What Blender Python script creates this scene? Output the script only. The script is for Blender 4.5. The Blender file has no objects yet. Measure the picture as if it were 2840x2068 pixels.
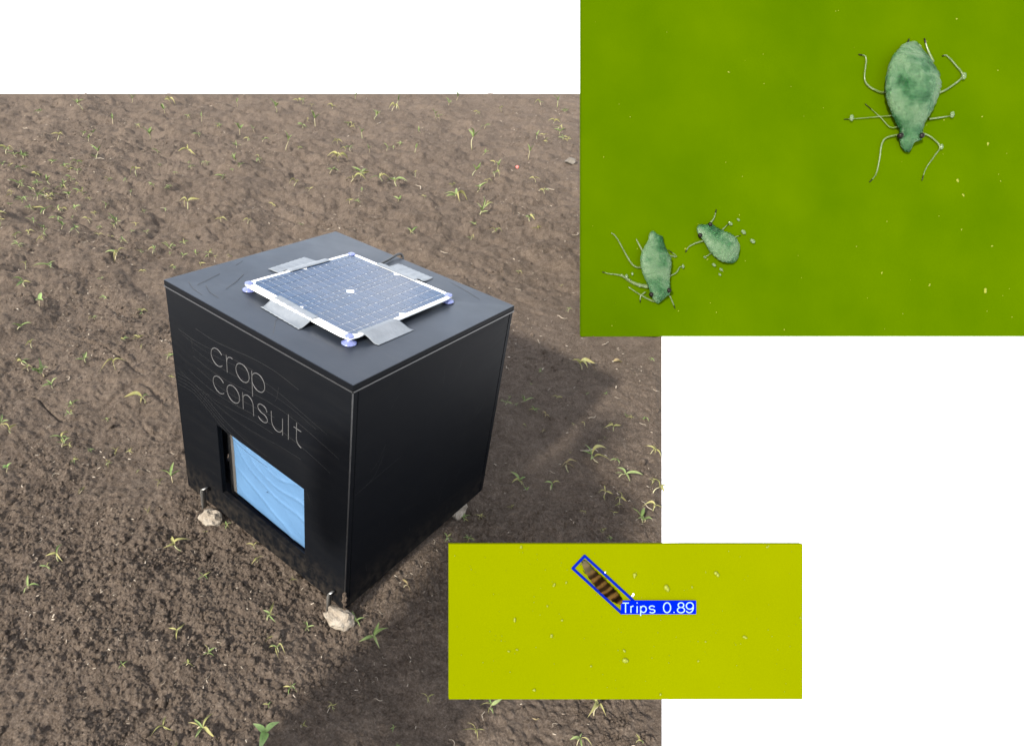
import bpy, bmesh, math, random
import numpy as np
from mathutils import Vector, Matrix

random.seed(7)
RNG = np.random.default_rng(11)
scene = bpy.context.scene
COL = scene.collection
S = 0.65                                   # metres per box width

# ------------------------------------------------------------------ camera
FPX = 1810.987                             # focal length for a 2840 px wide picture
PX0, PY0 = 1050.0, 1100.0                  # where the lens axis meets the picture
YAW, PITCH, ROLL = -0.688761, 0.572560, 0.073713
CAM = np.array([1.107562, -1.225904, 2.027737]) * S
_cy, _sy, _cp, _sp = math.cos(YAW), math.sin(YAW), math.cos(PITCH), math.sin(PITCH)
FW = np.array([_sy * _cp, _cy * _cp, -_sp])
_r = np.array([_cy, -_sy, 0.0]); _u = np.cross(_r, FW)
RT = _r * math.cos(ROLL) + _u * math.sin(ROLL)
UP = -_r * math.sin(ROLL) + _u * math.cos(ROLL)
cam = bpy.data.cameras.new('camera')
cam.sensor_width = 36.0
cam.lens = FPX / 2840 * 36
cam.shift_x = (1420 - PX0) / 2840
cam.shift_y = (PY0 - 1034) / 2840
cam.clip_start = 0.02
cam.clip_end = 2000
cam_ob = bpy.data.objects.new('camera', cam)
COL.objects.link(cam_ob)
cam_ob.matrix_world = Matrix(((RT[0], UP[0], -FW[0], CAM[0]), (RT[1], UP[1], -FW[1], CAM[1]),
                              (RT[2], UP[2], -FW[2], CAM[2]), (0, 0, 0, 1)))
scene.camera = cam_ob

# ------------------------------------------------------------------ sky, sun, exposure
SUN_DIR = Vector((0.02, 1.0, -0.62)).normalized()      # the way the light travels
SUN_EL = math.asin(-SUN_DIR.z)
world = bpy.data.worlds.new('World')
scene.world = world
world.use_nodes = True
wn = world.node_tree.nodes
sky = wn.new('ShaderNodeTexSky')
sky.sky_type = 'NISHITA'
sky.sun_disc = False
sky.sun_elevation = SUN_EL
sky.sun_rotation = math.pi + math.atan2(0.02, 1.0)
sky.air_density = 1.0
sky.dust_density = 1.6
wn['Background'].inputs['Strength'].default_value = 0.135
wl = world.node_tree.links                               # broken white cloud over the whole sky
wtc = wn.new('ShaderNodeTexCoord'); wsep = wn.new('ShaderNodeSeparateXYZ'); wl.new(wtc.outputs['Generated'], wsep.inputs[0])
wz = wn.new('ShaderNodeMath'); wz.operation = 'MAXIMUM'; wz.inputs[1].default_value = 0.06; wl.new(wsep.outputs[2], wz.inputs[0])
wd = wn.new('ShaderNodeVectorMath'); wd.operation = 'DIVIDE'; wl.new(wtc.outputs['Generated'], wd.inputs[0])
wc = wn.new('ShaderNodeCombineXYZ'); [wl.new(wz.outputs[0], wc.inputs[i]) for i in range(3)]; wl.new(wc.outputs[0], wd.inputs[1])
wno = wn.new('ShaderNodeTexNoise'); wno.inputs['Scale'].default_value = 0.95; wno.inputs['Detail'].default_value = 7; wno.inputs['Roughness'].default_value = 0.55; wl.new(wd.outputs[0], wno.inputs['Vector'])
wr = wn.new('ShaderNodeMapRange'); wr.inputs['From Min'].default_value = 0.42; wr.inputs['From Max'].default_value = 0.56; wr.inputs['To Max'].default_value = 0.9; wl.new(wno.outputs['Fac'], wr.inputs[0])
wm = wn.new('ShaderNodeMix'); wm.data_type = 'RGBA'; wl.new(wr.outputs[0], wm.inputs[0]); wl.new(sky.outputs[0], wm.inputs[6]); wm.inputs[7].default_value = (6.4, 6.4, 6.6, 1)
wl.new(wm.outputs[2], wn['Background'].inputs[0])
sun = bpy.data.lights.new('sun', 'SUN')
sun.energy = 3.5
sun.angle = math.radians(2.4)
sun.color = (1.0, 0.95, 0.87)
sun_ob = bpy.data.objects.new('sun', sun)
COL.objects.link(sun_ob)
sun_ob.rotation_euler = SUN_DIR.to_track_quat('-Z', 'Y').to_euler()
sun_ob.location = (-1, -6, 5)
vs = scene.view_settings
vs.view_transform = 'Standard'
vs.look = 'None'
vs.exposure = 2.05
vs.gamma = 1.0
vs.use_curve_mapping = False

# ------------------------------------------------------------------ helpers
def ray(px, py):
    return FW + RT * (px - PX0) / FPX + UP * (PY0 - py) / FPX
def ground_at(px, py, z=-0.012):
    d = ray(px, py)
    return CAM + d * ((z - CAM[2]) / d[2])
def tag(o, label=None, cat=None, group=None, kind=None):
    if label: o['label'] = label
    if cat: o['category'] = cat
    if group: o['group'] = group
    if kind: o['kind'] = kind
    return o
def mesh_data(name, verts, faces, mat=None, smooth=False):
    m = bpy.data.meshes.new(name)
    m.from_pydata([tuple(map(float, v)) for v in verts], [], faces)
    if mat: m.materials.append(mat)
    if smooth: m.shade_smooth()
    m.update()
    return m
def link(name, data, parent=None, loc=None, rot=None, scale=None):
    o = bpy.data.objects.new(name, data)
    COL.objects.link(o)
    if parent is not None: o.parent = parent
    if loc is not None: o.location = loc
    if rot is not None: o.rotation_euler = rot
    if scale is not None: o.scale = scale if hasattr(scale, '__len__') else (scale,) * 3
    return o
def empty(name, loc=(0, 0, 0), rot=(0, 0, 0)):
    o = link(name, None, None, loc, rot)
    o.empty_display_size = 0.05
    return o
def bevel(o, w, seg=2):
    b = o.modifiers.new('bevel', 'BEVEL'); b.width = w; b.segments = seg; b.limit_method = 'ANGLE'
    b.harden_normals = False
    return o

class NT:
    """small wrapper for building node materials"""
    def __init__(self, name):
        self.m = bpy.data.materials.new(name); self.m.use_nodes = True
        self.t = self.m.node_tree; self.n = self.t.nodes
        self.b = self.n['Principled BSDF']
    def new(self, typ, **kw):
        x = self.n.new(typ)
        for k, v in kw.items():
            if k.startswith('i_'): x.inputs[k[2:].replace('_', ' ')].default_value = v
            else: setattr(x, k, v)
        return x
    def lk(self, a, b): self.t.links.new(a, b)
    def coord(self, scale=(1, 1, 1), rot=(0, 0, 0), which='Object'):
        c = self.new('ShaderNodeTexCoord'); mp = self.new('ShaderNodeMapping')
        mp.inputs['Scale'].default_value = scale; mp.inputs['Rotation'].default_value = rot
        self.lk(c.outputs[which], mp.inputs[0]); return mp.outputs[0]
    def noise(self, vec, scale, detail=4, rough=0.55, dist=0.0):
        x = self.new('ShaderNodeTexNoise')
        x.inputs['Scale'].default_value = scale; x.inputs['Detail'].default_value = detail
        x.inputs['Roughness'].default_value = rough; x.inputs['Distortion'].default_value = dist
        if vec is not None: self.lk(vec, x.inputs['Vector'])
        return x.outputs['Fac']
    def ramp(self, fac, stops):
        x = self.new('ShaderNodeValToRGB'); e = x.color_ramp.elements
        while len(e) > 1: e.remove(e[-1])
        e[0].position = stops[0][0]; e[0].color = (*stops[0][1], 1)
        for p, c in stops[1:]:
            k = e.new(p); k.color = (*c, 1)
        self.lk(fac, x.inputs[0]); return x.outputs[0]
    def mapr(self, fac, a, b, c, d):
        x = self.new('ShaderNodeMapRange')
        for i, v in zip(('From Min', 'From Max', 'To Min', 'To Max'), (a, b, c, d)): x.inputs[i].default_value = v
        self.lk(fac, x.inputs[0]); return x.outputs[0]
    def mixc(self, fac, a, b):
        x = self.new('ShaderNodeMix', data_type='RGBA')
        for sock, v in ((x.inputs[0], fac), (x.inputs[6], a), (x.inputs[7], b)):
            if isinstance(v, (int, float)): sock.default_value = v
            elif isinstance(v, tuple): sock.default_value = (*v, 1)
            else: self.lk(v, sock)
        return x.outputs[2]
    def bump(self, h, strength=0.3, dist=0.002, prev=None):
        x = self.new('ShaderNodeBump'); x.inputs['Strength'].default_value = strength
        x.inputs['Distance'].default_value = dist
        self.lk(h, x.inputs['Height'])
        if prev is not None: self.lk(prev, x.inputs['Normal'])
        return x.outputs[0]
    def set(self, color=None, rough=None, normal=None, **kw):
        b = self.b.inputs
        if isinstance(color, tuple): b['Base Color'].default_value = (*color, 1)
        elif color is not None: self.lk(color, b['Base Color'])
        if isinstance(rough, (int, float)): b['Roughness'].default_value = rough
        elif rough is not None: self.lk(rough, b['Roughness'])
        if normal is not None: self.lk(normal, b['Normal'])
        for k, v in kw.items(): b[k.replace('_', ' ')].default_value = v
        return self.m

# ------------------------------------------------------------------ materials
def make_materials():
    M = {}
    t = NT('white_floor'); v = t.coord()
    t.set((0.86, 0.86, 0.86), 0.9); t.b.inputs['Specular IOR Level'].default_value = 0.1
    M['floor'] = t.m

    t = NT('soil'); v = t.coord()
    big = t.noise(v, 1.7, 5, 0.6); mid = t.noise(v, 22, 6, 0.7); fine = t.noise(v, 210, 5, 0.75); grit = t.noise(v, 640, 3, 0.75); mot = t.noise(v, 75, 4, 0.7)
    c1 = t.ramp(mid, [(0.36, (0.0496, 0.0363, 0.0268)), (0.5, (0.0813, 0.0618, 0.0469)), (0.64, (0.1343, 0.1050, 0.0805))])  # soil tones, contrast widened to stand in for shade among the lumps
    c2 = t.ramp(fine, [(0.36, (0.0319, 0.0234, 0.0173)), (0.5, (0.0795, 0.0610, 0.0465)), (0.64, (0.1769, 0.1411, 0.1106))])
    c = t.mixc(0.6, c1, c2)
    c = t.mixc(t.mapr(big, 0.35, 0.7, 0.0, 0.45), c, (0.1273, 0.0978, 0.0742))
    c = t.mixc(t.mapr(grit, 0.62, 0.76, 0.0, 0.6), c, (0.2388, 0.2010, 0.1630))
    c = t.mixc(t.mapr(mot, 0.52, 0.75, 0.0, 0.35), c, (0.0456, 0.0347, 0.0268)); c = t.mixc(t.mapr(mot, 0.3, 0.46, 0.6, 0.0), c, (0.1407, 0.1130, 0.0907))
    n = t.bump(mot, 0.6, 0.02); n = t.bump(fine, 1.0, 0.012, n); n = t.bump(grit, 1.0, 0.005, n)
    t.set(c, 0.95, n); t.b.inputs['Specular IOR Level'].default_value = 0.02
    M['soil'] = t.m

    def plastic(name, axes, spec):
        t = NT(name)
        v0 = t.coord(); wob = t.noise(v0, 3.2, 3, 0.5)
        st = t.coord(axes)
        addv = t.new('ShaderNodeVectorMath', operation='ADD'); t.lk(st, addv.inputs[0])
        sc = t.new('ShaderNodeVectorMath', operation='SCALE'); sc.inputs['Scale'].default_value = 2.6
        cb = t.new('ShaderNodeCombineXYZ'); t.lk(wob, cb.inputs[2]); t.lk(cb.outputs[0], sc.inputs[0]); t.lk(sc.outputs[0], addv.inputs[1])
        streak = t.noise(addv.outputs[0], 3.0, 7, 0.62)
        patch = t.noise(v0, 5.0, 4, 0.6); fine = t.noise(v0, 60, 4, 0.6)
        mul = t.new('ShaderNodeMath', operation='MULTIPLY')
        t.lk(t.mapr(streak, 0.46, 0.80, 0.0, 1.0), mul.inputs[0]); t.lk(t.mapr(patch, 0.38, 0.66, 0.15, 1.0), mul.inputs[1])
        spot = t.mapr(fine, 0.68, 0.8, 0.0, 0.35)
        add = t.new('ShaderNodeMath', operation='ADD'); t.lk(mul.outputs[0], add.inputs[0]); t.lk(spot, add.inputs[1])
        c = t.mixc(add.outputs[0], (0.0024, 0.0027, 0.0034), (0.0050, 0.0051, 0.0053))
        sz = t.new('ShaderNodeSeparateXYZ'); t.lk(v0, sz.inputs[0]); dn = t.noise(v0, 38, 5, 0.7)
        dm = t.new('ShaderNodeMath', operation='MULTIPLY'); t.lk(t.mapr(sz.outputs[2], 0.0, 0.11, 0.75, 0.0), dm.inputs[0]); t.lk(t.mapr(dn, 0.42, 0.68, 0.0, 1.0), dm.inputs[1])
        c = t.mixc(dm.outputs[0], c, (0.020, 0.0165, 0.013))
        rg = t.mapr(streak, 0.3, 0.75, 0.42, 0.5)
        t.set(c, rg, t.bump(fine, 0.05, 0.001))
        t.b.inputs['Specular IOR Level'].default_value = spec
        return t.m
    M['plastic_front'] = plastic('black_plastic_sheet', (1.0, 1.0, 22.0), 0.02)
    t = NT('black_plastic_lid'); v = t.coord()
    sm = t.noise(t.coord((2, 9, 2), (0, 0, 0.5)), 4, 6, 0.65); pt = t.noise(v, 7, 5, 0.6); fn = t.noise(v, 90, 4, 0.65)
    c = t.mixc(t.mapr(sm, 0.5, 0.75, 0, 0.6), (0.0085, 0.0108, 0.0150), (0.0170, 0.0185, 0.0215))  # sky sheen on the top painted in as a lighter, bluer base
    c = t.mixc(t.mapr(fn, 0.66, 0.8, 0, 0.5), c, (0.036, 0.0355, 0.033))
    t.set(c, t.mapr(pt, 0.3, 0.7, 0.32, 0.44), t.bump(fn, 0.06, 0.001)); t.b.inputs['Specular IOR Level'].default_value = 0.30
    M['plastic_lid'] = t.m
    t = NT('black_interior'); t.set((0.003, 0.0045, 0.010), 0.4); M['inside'] = t.m
    t = NT('engraved_line'); v = t.coord(); n = t.noise(v, 120, 4, 0.7)
    t.set(t.ramp(n, [(0.3, (0.010, 0.0098, 0.0092)), (0.7, (0.026, 0.0252, 0.0235))]), 0.6); M['engraved'] = t.m
    t = NT('rub_mark'); n = t.noise(t.coord(), 45, 4, 0.7); t.set(t.ramp(n, [(0.35, (0.0030, 0.0032, 0.0036)), (0.7, (0.0105, 0.0104, 0.010))]), 0.5); t.b.inputs['Specular IOR Level'].default_value = 0.1; M['scratch'] = t.m
    t = NT('scuffed_edge'); n = t.noise(t.coord(), 60, 5, 0.7)
    t.set(t.ramp(n, [(0.38, (0.0025, 0.0026, 0.003)), (0.75, (0.0085, 0.0084, 0.008))]), 0.45); M['scuff'] = t.m
    t = NT('blue_film'); v = t.coord(); n = t.noise(v, 9, 4, 0.5)
    t.set(t.ramp(n, [(0.3, (0.042, 0.086, 0.150)), (0.7, (0.050, 0.100, 0.172))]), 0.28); t.b.inputs['Specular IOR Level'].default_value = 0.5
    M['blue'] = t.m
    t = NT('clear_plastic'); n = t.noise(t.coord(), 25, 3)
    t.set((0.045, 0.043, 0.04), t.mapr(n, 0.3, 0.7, 0.25, 0.5)); t.b.inputs['Specular IOR Level'].default_value = 0.6; M['clear'] = t.m
    t = NT('white_frame'); n = t.noise(t.coord(), 40, 3)
    t.set(t.ramp(n, [(0.3, (0.60, 0.61, 0.62)), (0.7, (0.68, 0.69, 0.70))]), 0.35); M['frame'] = t.m
    t = NT('solar_silicon'); v = t.coord(); n = t.noise(t.coord((60, 2, 2)), 3, 3, 0.6)
    oi = t.new('ShaderNodeObjectInfo')
    c = t.ramp(n, [(0.3, (0.006, 0.014, 0.031)), (0.7, (0.010, 0.021, 0.043))])
    c = t.mixc(t.mapr(oi.outputs['Random'], 0, 1, 0.0, 0.35), c, (0.018, 0.034, 0.07))
    t.set(c, 0.3); t.b.inputs['Specular IOR Level'].default_value = 0.12
    t.b.inputs['Coat Weight'].default_value = 0.75; t.b.inputs['Coat Roughness'].default_value = 0.05; t.b.inputs['Coat IOR'].default_value = 1.4
    M['cell'] = t.m
    t = NT('silver_tape'); v = t.coord(); w = t.new('ShaderNodeTexWave'); w.inputs['Scale'].default_value = 95; w.inputs['Distortion'].default_value = 1.5
    w.inputs['Detail'].default_value = 2; t.lk(v, w.inputs[0]); n = t.noise(v, 30, 4)
    t.set(t.ramp(n, [(0.3, (0.090, 0.099, 0.107)), (0.7, (0.128, 0.138, 0.148))]), 0.42, t.bump(w.outputs['Fac'], 0.25, 0.0012)); t.b.inputs['Metallic'].default_value = 0.25
    M['tape'] = t.m
    t = NT('blue_rubber'); t.set((0.17, 0.20, 0.42), 0.22); t.b.inputs['Transmission Weight'].default_value = 0.6; M['cup'] = t.m
    t = NT('black_rubber'); t.set((0.008, 0.008, 0.008), 0.5); M['rubber'] = t.m
    t = NT('galvanised_metal'); n = t.noise(t.coord(), 50, 4); t.set((0.22, 0.215, 0.20), t.mapr(n, 0.3, 0.7, 0.3, 0.5), Metallic=0.8); M['metal'] = t.m
    t = NT('pale_limestone'); v = t.coord(); n = t.noise(v, 28, 6, 0.65); n2 = t.noise(v, 110, 5, 0.7)
    c = t.ramp(n, [(0.30, (0.05, 0.035, 0.024)), (0.46, (0.125, 0.102, 0.075)), (0.7, (0.195, 0.170, 0.135))])
    t.set(c, 0.9, t.bump(n2, 0.8, 0.004, t.bump(n, 0.8, 0.008))); M['stone'] = t.m
    t = NT('grey_pebble'); n = t.noise(t.coord(), 30, 4); t.set(t.ramp(n, [(0.3, (0.05, 0.042, 0.033)), (0.7, (0.08, 0.07, 0.056))]), 0.85); M['pebble'] = t.m
    t = NT('red_plastic'); n = t.noise(t.coord(), 80, 3); t.set(t.ramp(n, [(0.3, (0.20, 0.02, 0.012)), (0.7, (0.26, 0.045, 0.03))]), 0.5); M['red'] = t.m

    def leafmat(name, a, b, tip, trans):
        t = NT(name); oi = t.new('ShaderNodeObjectInfo'); v = t.coord(which='Object')
        n = t.noise(v, 6, 4, 0.6)
        c = t.mixc(oi.outputs['Random'], a, b)
        sp = t.new('ShaderNodeSeparateXYZ'); t.lk(v, sp.inputs[0])
        c = t.mixc(t.mapr(sp.outputs[0], 0.55, 1.05, 0.0, 0.75), c, tip)
        c = t.mixc(t.mapr(n, 0.45, 0.75, 0, 0.4), c, tuple(x * 0.62 for x in a))
        rib = t.new('ShaderNodeMath', operation='ABSOLUTE'); t.lk(sp.outputs[1], rib.inputs[0])
        c = t.mixc(t.mapr(rib.outputs[0], 0.0, 0.018, 0.5, 0.0), c, (0.18, 0.19, 0.09))
        t.set(c, 0.6); t.b.inputs['Specular IOR Level'].default_value = 0.15
        tr = t.new('ShaderNodeBsdfTranslucent'); t.lk(c, tr.inputs[0])
        mx = t.new('ShaderNodeMixShader'); mx.inputs[0].default_value = trans
        t.lk(t.b.outputs[0], mx.inputs[1]); t.lk(tr.outputs[0], mx.inputs[2])
        t.lk(mx.outputs[0], t.n['Material Output'].inputs['Surface'])
        return t.m
    M['leaf'] = leafmat('fresh_leaf', (0.072, 0.112, 0.030), (0.145, 0.175, 0.068), (0.155, 0.165, 0.078), 0.25)
    M['leafy'] = leafmat('yellowing_leaf', (0.150, 0.150, 0.050), (0.20, 0.18, 0.072), (0.19, 0.145, 0.065), 0.25)
    M['leafb'] = leafmat('broad_leaf', (0.10, 0.17, 0.045), (0.15, 0.215, 0.075), (0.20, 0.23, 0.11), 0.2)
    M['leafd'] = leafmat('dried_leaf', (0.14, 0.105, 0.052), (0.18, 0.14, 0.075), (0.15, 0.11, 0.06), 0.15)
    t = NT('pale_stem'); oi = t.new('ShaderNodeObjectInfo')
    t.set(t.mixc(oi.outputs['Random'], (0.16, 0.17, 0.075), (0.20, 0.165, 0.10)), 0.55); M['stem'] = t.m
    t = NT('dry_straw'); n = t.noise(t.coord(), 30, 3); t.set(t.ramp(n, [(0.3, (0.13, 0.10, 0.07)), (0.7, (0.26, 0.22, 0.165))]), 0.7); M['straw'] = t.m

    def board(name, c_lo, c_hi, sc):
        t = NT(name); v = t.coord(); n = t.noise(v, sc, 3, 0.5); n2 = t.noise(v, 240, 3, 0.6)
        t.set(t.ramp(n, [(0.25, c_lo), (0.75, c_hi)]), 0.5, t.bump(n2, 0.04, 0.001)); t.b.inputs['Specular IOR Level'].default_value = 0.0
        return t.m
    M['board_green'] = board('leaf_green_card', (0.0210, 0.0425, 0.0), (0.0300, 0.0530, 0.0), 2.2)
    M['board_yellow'] = board('yellow_card', (0.065, 0.0755, 0.0), (0.072, 0.082, 0.0), 6.0)
    t = NT('aphid_skin'); v = t.coord(); n = t.noise(v, 8.5, 6, 0.65); n2 = t.noise(v, 55, 4, 0.7)
    c = t.ramp(n, [(0.42, (0.003, 0.026, 0.005)), (0.5, (0.018, 0.054, 0.020)), (0.60, (0.052, 0.088, 0.044))])
    c = t.mixc(t.mapr(n2, 0.52, 0.75, 0, 0.4), c, (0.050, 0.082, 0.038))
    t.set(c, 0.4, t.bump(n2, 0.6, 0.008)); t.b.inputs['Specular IOR Level'].default_value = 0.12; t.b.inputs['Alpha'].default_value = 0.74; t.b.inputs['Subsurface Weight'].default_value = 0.3; t.b.inputs['Subsurface Radius'].default_value = (0.02, 0.03, 0.02)
    M['aphid'] = t.m
    t = NT('aphid_limb'); n = t.noise(t.coord(), 25, 3)
    t.set(t.ramp(n, [(0.3, (0.045, 0.070, 0.015)), (0.7, (0.085, 0.110, 0.050))]), 0.3); t.b.inputs['Alpha'].default_value = 0.55; M['limb'] = t.m
    t = NT('dark_eye'); t.set((0.004, 0.003, 0.002), 0.3); t.b.inputs['Specular IOR Level'].default_value = 0.08; M['eye'] = t.m
    t = NT('clear_droplet'); t.set((0.07, 0.10, 0.045), 0.06); t.b.inputs['Alpha'].default_value = 0.45; t.b.inputs['Specular IOR Level'].default_value = 0.5; M['drop'] = t.m
    t = NT('glue_speck'); t.set((0.088, 0.100, 0.008), 0.35, Specular_IOR_Level=0.12); M['speck'] = t.m
    t = NT('thrips_skin'); v = t.coord(); w = t.new('ShaderNodeTexWave', wave_type='BANDS', bands_direction='X')
    w.inputs['Scale'].default_value = 34; w.inputs['Distortion'].default_value = 5; w.inputs['Detail'].default_value = 3; t.lk(v, w.inputs[0])
    n = t.noise(v, 90, 5, 0.7); sp = t.new('ShaderNodeSeparateXYZ'); t.lk(v, sp.inputs[0])
    c = t.ramp(w.outputs['Fac'], [(0.2, (0.0025, 0.0013, 0.0005)), (0.55, (0.016, 0.0075, 0.002)), (0.85, (0.042, 0.023, 0.006))])
    c = t.mixc(t.mapr(n, 0.4, 0.7, 0, 0.7), c, (0.009, 0.005, 0.0018))
    c = t.mixc(t.mapr(sp.outputs[0], 0.003, 0.018, 0.8, 0.0), c, (0.042, 0.037, 0.020))
    t.set(c, 0.35, t.bump(w.outputs['Fac'], 0.5, 0.001)); t.b.inputs['Specular IOR Level'].default_value = 0.0; M['thrips'] = t.m
    t = NT('blue_ink'); t.set((0.0, 0.004, 0.26), 0.8); t.b.inputs['Specular IOR Level'].default_value = 0.0; M['ink'] = t.m
    t = NT('deep_blue_ink'); t.set((0.001, 0.005, 0.10), 0.8); t.b.inputs['Specular IOR Level'].default_value = 0.0; M['ink2'] = t.m
    t = NT('pale_ink'); t.set((0.105, 0.165, 0.225), 0.6); t.b.inputs['Specular IOR Level'].default_value = 0.1; M['ink3'] = t.m
    t = NT('skin'); t.set((0.45, 0.27, 0.19), 0.5); M['skin'] = t.m
    t = NT('dark_shirt'); t.set((0.03, 0.04, 0.07), 0.85); M['shirt'] = t.m
    t = NT('dark_trousers'); t.set((0.02, 0.022, 0.028), 0.85); M['trousers'] = t.m
    t = NT('dark_hair'); t.set((0.02, 0.013, 0.009), 0.6); M['hair'] = t.m
    t = NT('grey_wood'); n = t.noise(t.coord((1, 1, 14)), 8, 4); t.set(t.ramp(n, [(0.3, (0.16, 0.12, 0.08)), (0.7, (0.26, 0.2, 0.14))]), 0.75); M['wood'] = t.m
    return M
M = make_materials()

# ------------------------------------------------------------------ the ground
def _hash(ix, iy, k):
    h = (ix.astype(np.int64) * 374761393 + iy.astype(np.int64) * 668265263 + k * 2147483647) & 0xFFFFFFFF
    h = ((h ^ (h >> 13)) * 1274126177) & 0xFFFFFFFF
    h = ((h ^ (h >> 16)) * 2246822519) & 0xFFFFFFFF
    return ((h ^ (h >> 15)) & 0xFFFFFF) / float(0x1000000)
def vnoise(x, y, k):
    ix = np.floor(x); iy = np.floor(y); fx = x - ix; fy = y - iy
    fx = fx * fx * fx * (fx * (fx * 6 - 15) + 10); fy = fy * fy * fy * (fy * (fy * 6 - 15) + 10)
    a = _hash(ix, iy, k); b = _hash(ix + 1, iy, k); c = _hash(ix, iy + 1, k); d = _hash(ix + 1, iy + 1, k)
    return (a * (1 - fx) + b * fx) * (1 - fy) + (c * (1 - fx) + d * fx) * fy - 0.5
def clods(x, y, cell, k, dens):
    """domes of random size on a jittered lattice: crumbs pressed into the surface"""
    gx = np.floor(x / cell); gy = np.floor(y / cell); out = np.zeros_like(x)
    for dx in (-1, 0, 1):
        for dy in (-1, 0, 1):
            jx = gx + dx; jy = gy + dy
            px = (jx + 0.1 + 0.8 * _hash(jx, jy, k)) * cell; py = (jy + 0.1 + 0.8 * _hash(jx, jy, k + 1)) * cell
            rr = cell * (0.28 + 0.5 * _hash(jx, jy, k + 2)) * (_hash(jx, jy, k + 3) < dens)
            wob = 1 + 0.5 * vnoise(x / cell * 2.3, y / cell * 2.3, k + 4)
            d2 = ((x - px) ** 2 + (y - py) ** 2) * wob
            out = np.maximum(out, np.sqrt(np.maximum(rr * rr - d2, 0)))
    return out
def fade(lam, sp):
    return np.clip((lam / sp - 1.2) / 2.0, 0, 1)
DD_, HH_ = 0.925768, 0.995401
A_ = ground_at(1613, 933)[:2]; B_ = ground_at(2840, 933)[:2]
def soil_h(x, y, sp):
    x = np.asarray(x, float); y = np.asarray(y, float); sp = np.asarray(sp, float) + 0 * x
    wx = x + 0.06 * vnoise(x / 0.3, y / 0.3, 41); wy = y + 0.06 * vnoise(x / 0.3, y / 0.3, 42)
    h = 0.050 * vnoise(wx / 0.9, wy / 0.9, 1) * fade(0.9, sp) + 0.034 * vnoise(wx / 0.34, wy / 0.34, 2) * fade(0.34, sp)
    far = np.clip((np.hypot(x - CAM[0], y - CAM[1]) - 1.6) / 2.5, 0, 1)       # the ground behind was left rougher
    h += (0.021 + 0.010 * far) * vnoise(wx / 0.15, wy / 0.15, 3) * fade(0.15, sp) + (0.011 + 0.006 * far) * vnoise(wx / 0.062, wy / 0.062, 4) * fade(0.062, sp)
    h += far * (0.6 * clods(wx, wy, 0.10, 50, 0.07) + 0.6 * clods(wx, wy, 0.05, 55, 0.2)) * fade(0.05, sp) * 0.5 + far * 0.011 * vnoise(x / 0.035, y / 0.035, 58) * fade(0.035, sp)
    h += 0.0090 * vnoise(x / 0.026, y / 0.026, 5) * fade(0.026, sp) + 0.0062 * vnoise(x / 0.0115, y / 0.0115, 6) * fade(0.0115, sp) + 0.0030 * vnoise(x / 0.0055, y / 0.0055, 7) * fade(0.0055, sp)
    crumb = np.clip(0.5 + 1.8 * vnoise(x / 0.42, y / 0.42, 9) + 0.8 * vnoise(x / 0.12, y / 0.12, 10), 0.06, 1)   # crumbly here, smooth there
    h += crumb * (0.40 * clods(wx, wy, 0.034, 20, 0.12) * fade(0.034, sp) + 0.60 * clods(x, y, 0.0150, 30, 0.35) * fade(0.0150, sp)
                  + 1.0 * clods(x, y, 0.0075, 36, 0.85) * fade(0.0075, sp)) * 0.62
    crk = vnoise(wx / 0.17 + 3.1, wy / 0.17, 71); cm = np.clip(3 * vnoise(x / 0.5, y / 0.5, 72) + 0.25, 0, 1)
    h -= 0.011 * cm * np.exp(-(crk / 0.035) ** 2) * fade(0.03, sp)                # dry cracks
    bil = np.abs(vnoise(wx / 0.21, wy / 0.21, 73)); h += (0.012 + 0.055 * far) * (bil - 0.14) * fade(0.1, sp)   # humps with sharp hollows between
    h -= 0.020
    # ruts and low ridges running across the field behind the box
    h += 0.014 * np.sin((x * 0.55 + y) * 5.2 + 2.2 * vnoise(x / 1.1, y / 1.1, 15)) * np.clip((y - 0.9) / 1.5, 0, 1) * np.exp(-np.maximum(y - 3, 0) / 4)
    h -= 0.020 * np.exp(-(((x - 0.01) / 0.14) ** 2 + ((y + 0.05) / 0.14) ** 2))       # hollow under the front corner
    ab = B_ - A_; tt = np.clip(((x - A_[0]) * ab[0] + (y - A_[1]) * ab[1]) / (ab @ ab), 0, 1)
    db = np.hypot(x - A_[0] - ab[0] * tt, y - A_[1] - ab[1] * tt); kb = np.clip(1.25 - db / 0.45, 0, 1)   # level ground where the big board stands
    h = h * (1 - kb) + np.minimum(h * 0.35, 0) * kb - 0.0135 * kb
    # flat bed pressed under the box
    ex = np.maximum(np.maximum(-S - x, x), 0); ey = np.maximum(np.maximum(-y, y - DD_ * S), 0)
    k = np.clip(1 - np.hypot(ex, ey) / 0.05, 0, 1) ** 0.7
    h = h * (1 - k) + np.minimum(h, -0.012) * k
    return h

def grid_sp(x, y):
    """cell size of the soil mesh at a place"""
    d = np.sqrt((x - CAM[0]) ** 2 + (y - CAM[1]) ** 2 + CAM[2] ** 2); du = d * 2.45 / FPX
    return 0.85 * du + 0.15 * du * 0.96 * d / CAM[2]
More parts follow.
